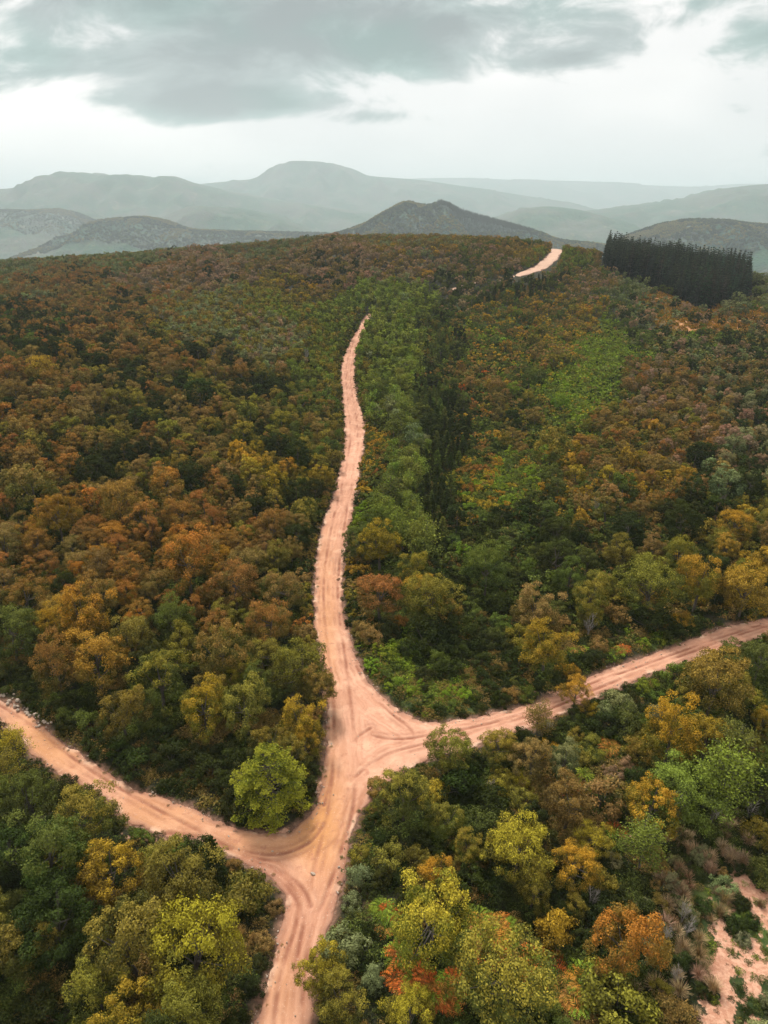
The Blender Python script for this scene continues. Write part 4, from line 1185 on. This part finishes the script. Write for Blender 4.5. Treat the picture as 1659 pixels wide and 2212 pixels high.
LIB = bpy.data.collections
def gn_scatter(name, pts, scl, rot, vi, tint, tintb, meshes, **props):
    """one object: the given meshes set on the given points"""
    col = bpy.data.collections.new(name + '_sources')
    for k, me in enumerate(meshes):
        o = bpy.data.objects.new('%s_source_%02d' % (name, k), me); col.objects.link(o)
    n_ = len(pts)
    me = bpy.data.meshes.new(name); me.vertices.add(n_); me.vertices.foreach_set('co', np.asarray(pts, np.float32).ravel())
    for nm, kind, arr, key in (('vi', 'INT', vi, 'value'), ('sc', 'FLOAT_VECTOR', scl, 'vector'), ('rot', 'FLOAT_VECTOR', rot, 'vector'), ('tint', 'FLOAT_VECTOR', tint, 'vector'), ('tintb', 'FLOAT_VECTOR', tintb, 'vector')):
        at = me.attributes.new(nm, kind, 'POINT'); at.data.foreach_set(key, np.asarray(arr, np.int32 if kind == 'INT' else np.float32).ravel())
    o = link(name, me, kind='stuff', **props)
    ng = bpy.data.node_groups.new(name + '_nodes', 'GeometryNodeTree')
    ng.interface.new_socket('Geometry', in_out='INPUT', socket_type='NodeSocketGeometry')
    ng.interface.new_socket('Geometry', in_out='OUTPUT', socket_type='NodeSocketGeometry')
    N_ = ng.nodes; gi = N_.new('NodeGroupInput'); go = N_.new('NodeGroupOutput')
    ip = N_.new('GeometryNodeInstanceOnPoints'); ci = N_.new('GeometryNodeCollectionInfo')
    ci.inputs['Collection'].default_value = col; ci.inputs['Separate Children'].default_value = True; ci.inputs['Reset Children'].default_value = True
    def na(nm, dt):
        a = N_.new('GeometryNodeInputNamedAttribute'); a.data_type = dt; a.inputs['Name'].default_value = nm; return a.outputs[0]
    L_ = ng.links
    L_.new(gi.outputs[0], ip.inputs['Points']); L_.new(ci.outputs[0], ip.inputs['Instance']); ip.inputs['Pick Instance'].default_value = True
    L_.new(na('vi', 'INT'), ip.inputs['Instance Index']); L_.new(na('sc', 'FLOAT_VECTOR'), ip.inputs['Scale'])
    e2r = N_.new('FunctionNodeEulerToRotation'); L_.new(na('rot', 'FLOAT_VECTOR'), e2r.inputs[0]); L_.new(e2r.outputs[0], ip.inputs['Rotation'])
    L_.new(ip.outputs[0], go.inputs[0])
    md = o.modifiers.new('scatter', 'NODES'); md.node_group = ng
    return o

def tints(pals):
    A = np.array([PAL[p][0] for p in pals]); B = np.array([PAL[p][1] for p in pals]); k = len(pals)
    v = (1 + rng.uniform(-.16, .16, (k, 1))) * (1 + rng.uniform(-.12, .12, (k, 3)))
    v2 = (1 + rng.uniform(-.16, .16, (k, 1))) * (1 + rng.uniform(-.12, .12, (k, 3)))
    return A * v, B * v2

MASS_NAME = {'oak': ('oak_forest', 'unbroken autumn oak forest covering the ridge towards the hills', 'forest'), 'bush': ('scrub', 'dense shrub cover between trees and over the slopes', 'scrub'),
             'birch': ('birch_thicket', 'pale young birch thicket behind the nearer trees', 'thicket'), 'conifer': ('pine_thicket', 'dark pine thicket growing in a line along the slope', 'thicket')}
for kn, idx in masses.items():
    idx = np.array(idx); d = qd[idx]
    lod = np.where(d < (120 if kn == 'oak' else 95), 0, np.where(d < (260 if kn == 'oak' else 200), 1, 2))
    cnt = KINDS[kn][1]; starts = np.cumsum([0] + cnt)[:3]
    vi = starts[lod] + (rng.random(len(idx)) * np.array(cnt)[lod]).astype(int)
    meshes = MASS[kn, 0] + MASS[kn, 1] + MASS[kn, 2]
    s_ = np.array([plants[i]['scale'] for i in idx])[:, None] * rng.uniform(.9, 1.1, (len(idx), 3))
    A, B = tints([plants[i]['pal'] for i in idx])
    rot = np.stack([rng.uniform(-.06, .06, len(idx)), rng.uniform(-.06, .06, len(idx)), rng.uniform(0, 6.28, len(idx))], 1)
    nm, lb, cat = MASS_NAME[kn]
    gn_scatter(nm, np.stack([X[idx], Y[idx], Zg[idx] - .05], 1), s_, rot, vi, A, B, meshes, label=lb, category=cat)

# ------------------------------------------------------------------ undergrowth, ferns, dry grass
def scatter_low(n_, y0, y1, power, sp, smin, seed):
    g = np.random.default_rng(seed)
    y = y0 + (y1 - y0) * g.random(n_) ** power; x = g.uniform(-1, 1, n_) * (.66 * y + 30)
    s = road_sdf(x, y); z = height(x, y); px, py, dep = project(x, y, z)
    return x, y, z, s, px, py, dep, g
x, y, z, s, px, py, dep, g = scatter_low(120000, 16, 330, .85, 1, 1, 901)
cm = clay_mask(x, y, px, py)
pw = fbm(x / 4, y / 4, 77, 3)
gw = np.zeros(len(x))
for (a, b, sa, sb, k) in GREEN: gw += k * np.exp(-(((px - a) / sa) ** 2 + ((py - b) / sb) ** 2))
edge_w = (s > -.7) & (s < .5) & (rng.random(len(x)) < .18)
keep = ((s > .15 + .6 * rng.random(len(x))) | edge_w) & ((cm < .45) | (rng.random(len(x)) < .5)) & ~inside(x, y, PL)
FW = np.array([(f[2][0], f[3][0]) for f in FERN_AT])
nearf = np.zeros(len(x), bool); q_ = y < 140
nearf[q_] = (np.min((x[q_, None] - FW[:, 0]) ** 2 + (y[q_, None] - FW[:, 1]) ** 2, axis=1) < .8 ** 2)
keep &= ~nearf
scl = np.where(s < .2, .22, np.where(s < 1.2, .45, .95)) * g.uniform(.6, 1.35, len(x)) * np.clip(.8 + y / 300, .8, 1.7)
scl = np.where((px > 1450) & (py > 1850), scl * .42, scl)
pals = np.where(rng.random(len(x)) < np.clip(gw * .9, 0, .85), 'bright', np.where(pw > .56, 'green', np.where(pw < .40, 'brown', 'dark')))
pals = np.where((s < 2.0) & (rng.random(len(x)) < .35), 'brown', pals)
pals = np.where((pals == 'bright') & (rng.random(len(x)) < .4), 'leafy', pals)
k = keep; A, B = tints(pals[k]); n_ = k.sum()
lod = np.where(dep[k] < 105, 0, np.where(dep[k] < 200, 1, 2))
vi = lod * 2 + g.integers(0, 2, n_)
gn_scatter('undergrowth', np.stack([x[k], y[k], z[k] + .05], 1), scl[k, None] * g.uniform(.8, 1.2, (n_, 3)), np.stack([np.zeros(n_), np.zeros(n_), g.uniform(0, 6.28, n_)], 1), vi, A, B,
           [make_bramble(31 + v, l).mesh('bramble', [M_LEAF]) for l in range(3) for v in range(2)], label='low brambles and weeds covering the ground beside the tracks', category='undergrowth')

# bracken that has turned rust on the open clearings
x, y, z, s, px, py, dep, g = scatter_low(110000, 150, 520, .8, 1, 1, 905)
ru = np.zeros(len(x))
for (a, b, sa, sb, k) in RUSTY: ru += k * np.exp(-(((px - a) / sa) ** 2 + ((py - b) / sb) ** 2))
k = (ru > .12 + .35 * g.random(len(x))) & (s > 1) & ~inside(x, y, PL)
n_ = k.sum(); A, B = tints(g.choice(['orange', 'rust', 'amber', 'green'], n_, p=[.6, .2, .15, .05]))
gn_scatter('bracken', np.stack([x[k], y[k], z[k]], 1), (g.uniform(.5, 1.1, (n_, 1)) * np.ones(3)), np.stack([np.zeros(n_), np.zeros(n_), g.uniform(0, 6.28, n_)], 1), g.integers(0, 2, n_), A, B,
           [make_bramble(61 + v, 2).mesh('bracken', [M_LEAF]) for v in range(2)], label='rust coloured bracken covering the clearings below the plantation', category='bracken')

def small_thing(name, me, x, y, z, sc, label, cat, group, pal=None, tilt=.1):
    o = link(name, me, label=label, category=cat, group=group)
    o.location = (x, y, z); o.scale = (sc,) * 3; o.rotation_euler = (random.uniform(-tilt, tilt), random.uniform(-tilt, tilt), random.uniform(0, 6.28))
    if pal: o['tint'] = vary(PAL[pal][0]); o['tintb'] = vary(PAL[pal][1])
    return o
FERN = [make_fern(200 + v).mesh('fern', [M_LEAF]) for v in range(3)]
for (fx, fy, wx, wy) in FERN_AT:
    if True:
        pal = random.choice(['orange', 'red', 'orange', 'rust', 'bright'] if random.random() < .8 else ['bright'])
        lab = uniq(f"{COLOUR_WORD[pal]} fern between bushes", f"{COLOUR_WORD[pal]} fern", fx, fy)
        small_thing('fern', random.choice(FERN), wx[0], wy[0], height(wx, wy)[0] + .25, random.uniform(1.1, 1.7), lab, 'fern', 'ferns between the bushes', pal, .3)
TUS = [make_tussock(300 + v).mesh('dry_grass_tussock', [M_LEAF]) for v in range(3)]
tus = []
for (a, b, sa, sb, k) in [(1480, 1815, 40, 25, 12), (1570, 1790, 14, 20, 5), (1540, 1850, 50, 30, 10), (1470, 1900, 40, 40, 9), (1600, 1800, 40, 30, 7), (1440, 1960, 50, 40, 9), (1490, 2060, 50, 60, 9), (1560, 1960, 60, 70, 9), (1420, 2110, 50, 50, 7)]:
    for _ in range(k): tus.append((a + random.gauss(0, sa * .7), b + random.gauss(0, sb * .7)))
for fx, fy in tus:
    wx, wy = unproject([fx], [fy], .5)
    pal = random.choice(['pink', 'pink', 'pink', 'mauve'])
    lab = uniq(f"{COLOUR_WORD[pal]} dry grass tussock near clay", f"{COLOUR_WORD[pal]} dry tussock", fx, fy)
    small_thing('dry_grass_tussock', random.choice(TUS), wx[0], wy[0], height(wx, wy)[0], random.uniform(.5, 1.05), lab, 'grass tussock', 'dry grass tussocks near the bare clay', pal, .2)
TW = [make_twigs(400 + v).mesh('bare_sapling', [M_PALEBARK]) for v in range(3)]
for (fx, fy, sz) in [(520, 735, 1.3), (545, 745, 1.1), (562, 750, 1.4), (500, 720, 1.2), (660, 760, 1.3), (655, 745, 1.1), (610, 745, 1.0), (350, 680, 1.3), (360, 675, 1.1), (460, 760, 1.2), (395, 700, 1.2), (590, 720, 1.1), (310, 700, 1.1), (635, 730, 1.1),
                     (1275, 1335, 1.0), (1480, 1960, .6), (1490, 1990, .6), (1440, 2010, .5), (1280, 1930, .6), (1550, 1740, .7), (1625, 1740, .7), (1060, 1690, .6), (1290, 1080, .9), (1560, 1070, .9), (1465, 2095, .5), (1185, 1560, .6)]:
    wx, wy = unproject([fx], [fy], 3.5 * sz)
    lab = uniq("leafless pale grey sapling among leafy trees", "leafless pale sapling", fx, fy)
    small_thing('bare_sapling', random.choice(TW), wx[0], wy[0], height(wx, wy)[0], sz, lab, 'bare sapling', 'leafless saplings', None)

# ------------------------------------------------------------------ hornbeam at the fork: layered bright foliage
def make_hornbeam(seed=77):
    g = np.random.default_rng(seed); pc, pt = Plant(), Plant(); H = 8.2
    for b in range(88):
        t = g.uniform(.08, 1) ** .9; t = min(.98, max(.08, round(t * 9) / 9 + g.normal() * .008 + .02 * math.sin(b))); z0 = H * t; a = b * 2.399 + g.uniform(-.3, .3)
        L = 4.0 * (1 - (t - .12) ** 2 * 1.05) ** .5 * g.uniform(.75, 1.05) if t > .12 else 3.6 * g.uniform(.8, 1.0)
        L = max(.5, L * (1 - .55 * t ** 3)); d = np.array([math.cos(a), math.sin(a), .12])
        pt.tube([[0, 0, z0 * .85], np.array([0, 0, z0 * .9]) + d * L * .5, np.array([0, 0, z0]) + d * L * .9], [.06, .035, .01], 4)
        k = int(185 * L / 3)
        s_ = g.uniform(.25, 1.05, k) ** .6
        side = np.array([-d[1], d[0], 0]) * (g.normal(size=k) * .33 * L * (1.15 - s_))[:, None]
        P = np.array([0, 0, z0]) + d * L * s_[:, None] + side + g.normal(size=(k, 3)) * np.array([.08, .08, .07]) + np.array([0, 0, 1]) * (-.07 * L * s_ ** 2)[:, None]
        pc.leaves(P, np.array([0, 0, 1.1]) + d * .4 + g.normal(size=(k, 3)) * .35, .20, np.clip(s_, 0, 1), g.random(), g=g)
    pt.tube([[0, 0, -.3], [.1, 0, H * .5], [0, .1, H * .95]], [.2, .13, .03], 6)
    for a in pt.m: pass
    pt.m = [np.zeros_like(a) for a in pt.m]
    return pc.mesh('crown', [M_LEAF]), pt.mesh('trunk', [M_BARK])
cme, tme = make_hornbeam()
hb = bpy.data.objects.new('hornbeam_tree', None); COL.objects.link(hb)
hb.location = (HB[0], HB[1], height([HB[0]], [HB[1]])[0] - .1)
hb['label'] = 'bright yellow green hornbeam with layered branches, alone at the tip of the fork'; hb['category'] = 'tree'
co = link('crown', cme, hb); link('trunk', tme, hb)
co['tint'] = (.235, .235, .024); co['tintb'] = (.11, .135, .020); hb.scale = (1.15, 1.15, 1.05)

# ------------------------------------------------------------------ spruce plantation
def make_spruce(seed, H=17.0):
    g = np.random.default_rng(seed); p = Plant()
    nw = 15
    for w_ in range(nw):
        t = (w_ + g.uniform(.2, .8)) / nw; z0 = H * (.05 + .95 * t); L0 = 3.3 * (1 - t) ** .9 + .2
        for b in range(7 if t < .8 else 4):
            a = b * .9 + w_ * 1.3 + g.uniform(-.3, .3); L = L0 * g.uniform(.55, 1.15); k = 10
            d = np.array([math.cos(a), math.sin(a), -.35 + .4 * t]); s_ = g.uniform(.15, 1, k)
            P = np.array([0, 0, z0]) + d * L * s_[:, None] + g.normal(size=(k, 3)) * .12
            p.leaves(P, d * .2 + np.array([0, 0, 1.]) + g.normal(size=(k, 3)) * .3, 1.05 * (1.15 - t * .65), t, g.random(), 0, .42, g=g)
    p.tube([[0, 0, -.5], [0, 0, H * .6], [0, 0, H]], [.18, .1, .02], 4, 1)
    return p.mesh('spruce_tree', [M_NEEDLE, M_BARK])
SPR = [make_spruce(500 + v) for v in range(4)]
lo, hi = PL.min(0), PL.max(0)
cand = []
yy = lo[1]
while yy < hi[1]:
    xx = lo[0] + random.uniform(0, 2)
    while xx < hi[0]:
        cand.append((xx + random.uniform(-.7, .7), yy + random.uniform(-.7, .7))); xx += 3.1
    yy += 4.2
cand = np.array(cand); cand = cand[inside(cand[:, 0], cand[:, 1], PL)]
czs = height(cand[:, 0], cand[:, 1]); hs = rng.uniform(.70, 1.18, len(cand)) * np.clip(1.02 + (fbm(cand[:, 0] / 14, cand[:, 1] / 14, 12, 2) - .5) * .5, .8, 1.2)
bx, by, bd = project(cand[:, 0], cand[:, 1], czs + 14 * hs)
ordr = np.argsort(cand[:, 1] * 1.0 + np.abs(rng.normal(size=len(cand))) * 0)
# rows that show best: front edge, ends and the tops along the back
score = sdf_poly(cand[:, 0], cand[:, 1], PL)
ordr = np.argsort(cand[:, 1])
sing = set(ordr[:298].tolist())
rest = []
for j in range(len(cand)):
    if j in sing:
        lab = uniq("blackish spruce in the dark plantation", "blackish plantation spruce", bx[j], by[j])
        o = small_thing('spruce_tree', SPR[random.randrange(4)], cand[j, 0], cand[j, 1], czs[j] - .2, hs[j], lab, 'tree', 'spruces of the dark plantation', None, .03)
        o['tint'] = vary((.058, .074, .046), .3); o['tintb'] = vary((.020, .027, .020), .2)  # lighter upper needles over darker lower ones: lit tops painted into the tint
    else: rest.append(j)
if rest:
    rest = np.array(rest); n_ = len(rest)
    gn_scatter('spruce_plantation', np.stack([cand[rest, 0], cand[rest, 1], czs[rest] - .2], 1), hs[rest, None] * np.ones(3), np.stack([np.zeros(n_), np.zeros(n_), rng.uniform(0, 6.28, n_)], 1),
               rng.integers(0, 4, n_), np.tile((.058, .074, .046), (n_, 1)) * rng.uniform(.8, 1.2, (n_, 1)), np.tile((.020, .027, .020), (n_, 1)), SPR, label='rear rows of the dark spruce plantation on the right slope', category='plantation')  # rear rows carry the same painted lit tops and shaded bases

# ------------------------------------------------------------------ woods on the nearer hills
pts, pal_, vi_, sc_ = [], [], [], []
for (D, W, hx, field) in hill_fields:
    if D > 6050: continue
    n_ = 30000
    x = rng.uniform(hx[0], hx[-1], n_); wv = np.where(rng.random(n_) < .45, rng.uniform(-.12, .03, n_), rng.uniform(-.5, .03, n_)); y = D + wv * W
    z = field(x, y); a, b, d_ = project(x, y, z)
    ok = (a > -60) & (a < 1720) & (b < 620)
    x, y, z, a, b = x[ok], y[ok], z[ok], a[ok], b[ok]
    pines = (D == 3500) & (hx[1] < 500) & (a > 938 + (b - 440) * 1.2) & (a < 1185) & (b < 503)
    pts.append(np.stack([x, y, z - 1], 1)); m = fbm(x / 150, y / 150, 9, 3)
    pal_.append(np.where(pines, 'dark', np.where(m > .60, 'olive', np.where(rng.random(len(x)) < .6, 'dark', 'green'))))
    vi_.append(np.where(pines, 3 + rng.integers(0, 2, len(x)), rng.integers(0, 3, len(x))))
    s_ = np.where(pines, rng.uniform(.7, 1.2, len(x)), rng.uniform(1.3, 2.3, len(x))); sc_.append(s_[:, None] * np.ones(3))
pts = np.concatenate(pts); pal_ = np.concatenate(pal_); vi_ = np.concatenate(vi_); sc_ = np.concatenate(sc_); n_ = len(pts)
A, B = tints(pal_)
gn_scatter('far_forest', pts, sc_, np.stack([np.zeros(n_), np.zeros(n_), rng.uniform(0, 6.28, n_)], 1), vi_, A, B, MASS['oak', 2] + SPR[:2], label='far off woodland covering the hills beyond the ridge', category='forest')

# ------------------------------------------------------------------ stones
def make_stone(seed):
    g = np.random.default_rng(seed)
    import bmesh
    bm = bmesh.new(); bmesh.ops.create_icosphere(bm, subdivisions=1, radius=.5)
    st = g.uniform(.6, 1.3, 3)
    for v in bm.verts: v.co = Vector((v.co.x * st[0] * 1.1, v.co.y * st[1], v.co.z * st[2] * .7)) * g.uniform(.8, 1.15)
    me = bpy.data.meshes.new('stone'); bm.to_mesh(me); bm.free(); me.materials.append(M_STONE)
    return me
ST = [make_stone(600 + v) for v in range(5)]
line = [(-5, 1498), (20, 1512), (45, 1530), (60, 1545), (85, 1560), (100, 1572)]
for i in range(44):
    t = random.random() ** 1.2 * (len(line) - 1.001); a, b = line[int(t)], line[int(t) + 1]; f = t - int(t)
    fx = a[0] + (b[0] - a[0]) * f + random.gauss(0, 9); fy = a[1] + (b[1] - a[1]) * f - 6 + random.gauss(0, 6)
    if fx < 2: fx = abs(fx) + 3
    wx, wy = unproject([fx], [fy]); sz = random.uniform(.28, .75)
    lab = uniq("pale rounded stone beside the left track", "pale rounded trackside stone", fx, fy)
    small_thing('stone', random.choice(ST), wx[0], wy[0], height(wx, wy)[0] + .22, sz, lab, 'stone', 'pale stones along the left track', None, .6)
for (fx, fy, sz, wds) in [(681, 1713, .62, 'flat cream stone at the road edge behind the hornbeam'), (683, 1690, .5, 'grey stone on the bank just above the flat cream stone'), (190, 1535 + 100, .4, 'lone white stone on the upper verge of the left track'),
                          (330, 1714, .35, 'small white stone on the left track verge below the dark shrubs'), (676, 1890, .5, 'pale flat stone bedded in the middle of the lower junction'), (596, 1960, .35, 'small white stone at the bush edge beside the lower track')]:
    wx, wy = unproject([fx], [fy])
    o = small_thing('stone', random.choice(ST), wx[0], wy[0], height(wx, wy)[0] + .15, sz, wds, 'stone', 'single stones by the tracks', None, .2)
g = np.random.default_rng(55)
x = g.uniform(-70, 85, 160000); y = g.uniform(26, 150, 160000); s = road_sdf(x, y)
k = (np.abs(s - .1) < 1.5 * g.random(len(x)) ** 2) & (fbm(x / 3, y / 3, 33, 3) > .50) | ((s < 0) & (g.random(len(x)) < .06) & (fbm(x / 2.5, y / 2.5, 35, 3) > .5))
x, y = x[k], y[k]; n_ = len(x)
gn_scatter('gravel', np.stack([x, y, height(x, y) + np.where(s[k] < -.3, .15, .10)], 1), (g.random((n_, 1)) ** 3 * .22 + .05) * g.uniform(.7, 1.3, (n_, 3)), g.uniform(0, 6.28, (n_, 3)), g.integers(0, 5, n_), np.ones((n_, 3)), np.ones((n_, 3)), ST,
           label='loose pale gravel and small stones strewn along the dirt tracks', category='gravel')

# ------------------------------------------------------------------ air
hz_me = bpy.data.meshes.new('haze')
bx0, bx1, by0, by1, bz0, bz1 = -27500, 27500, -1600, 32500, -275, 890
hv = [(x_, y_, z_) for z_ in (bz0, bz1) for y_ in (by0, by1) for x_ in (bx0, bx1)]
hz_me.from_pydata(hv, [], [(0, 2, 3, 1), (4, 5, 7, 6), (0, 1, 5, 4), (2, 6, 7, 3), (0, 4, 6, 2), (1, 3, 7, 5)])
M_HAZE = bpy.data.materials.new('haze_air'); M_HAZE.use_nodes = True; hn = NT(M_HAZE.node_tree)
pv = hn.new('ShaderNodeVolumePrincipled'); pv.inputs['Color'].default_value = HAZE_COLOR + (1,); pv.inputs['Density'].default_value = HAZE_DENSITY; pv.inputs['Anisotropy'].default_value = 0.1
ho = hn.new('ShaderNodeOutputMaterial'); hn.l.new(pv.outputs[0], ho.inputs['Volume'])
hz_me.materials.append(M_HAZE)
link('haze', hz_me, kind='stuff')
print('plants', len(plants), 'singles', single.sum(), {k: len(v) for k, v in masses.items()}, 'spruces', len(cand), 'gravel', n_)
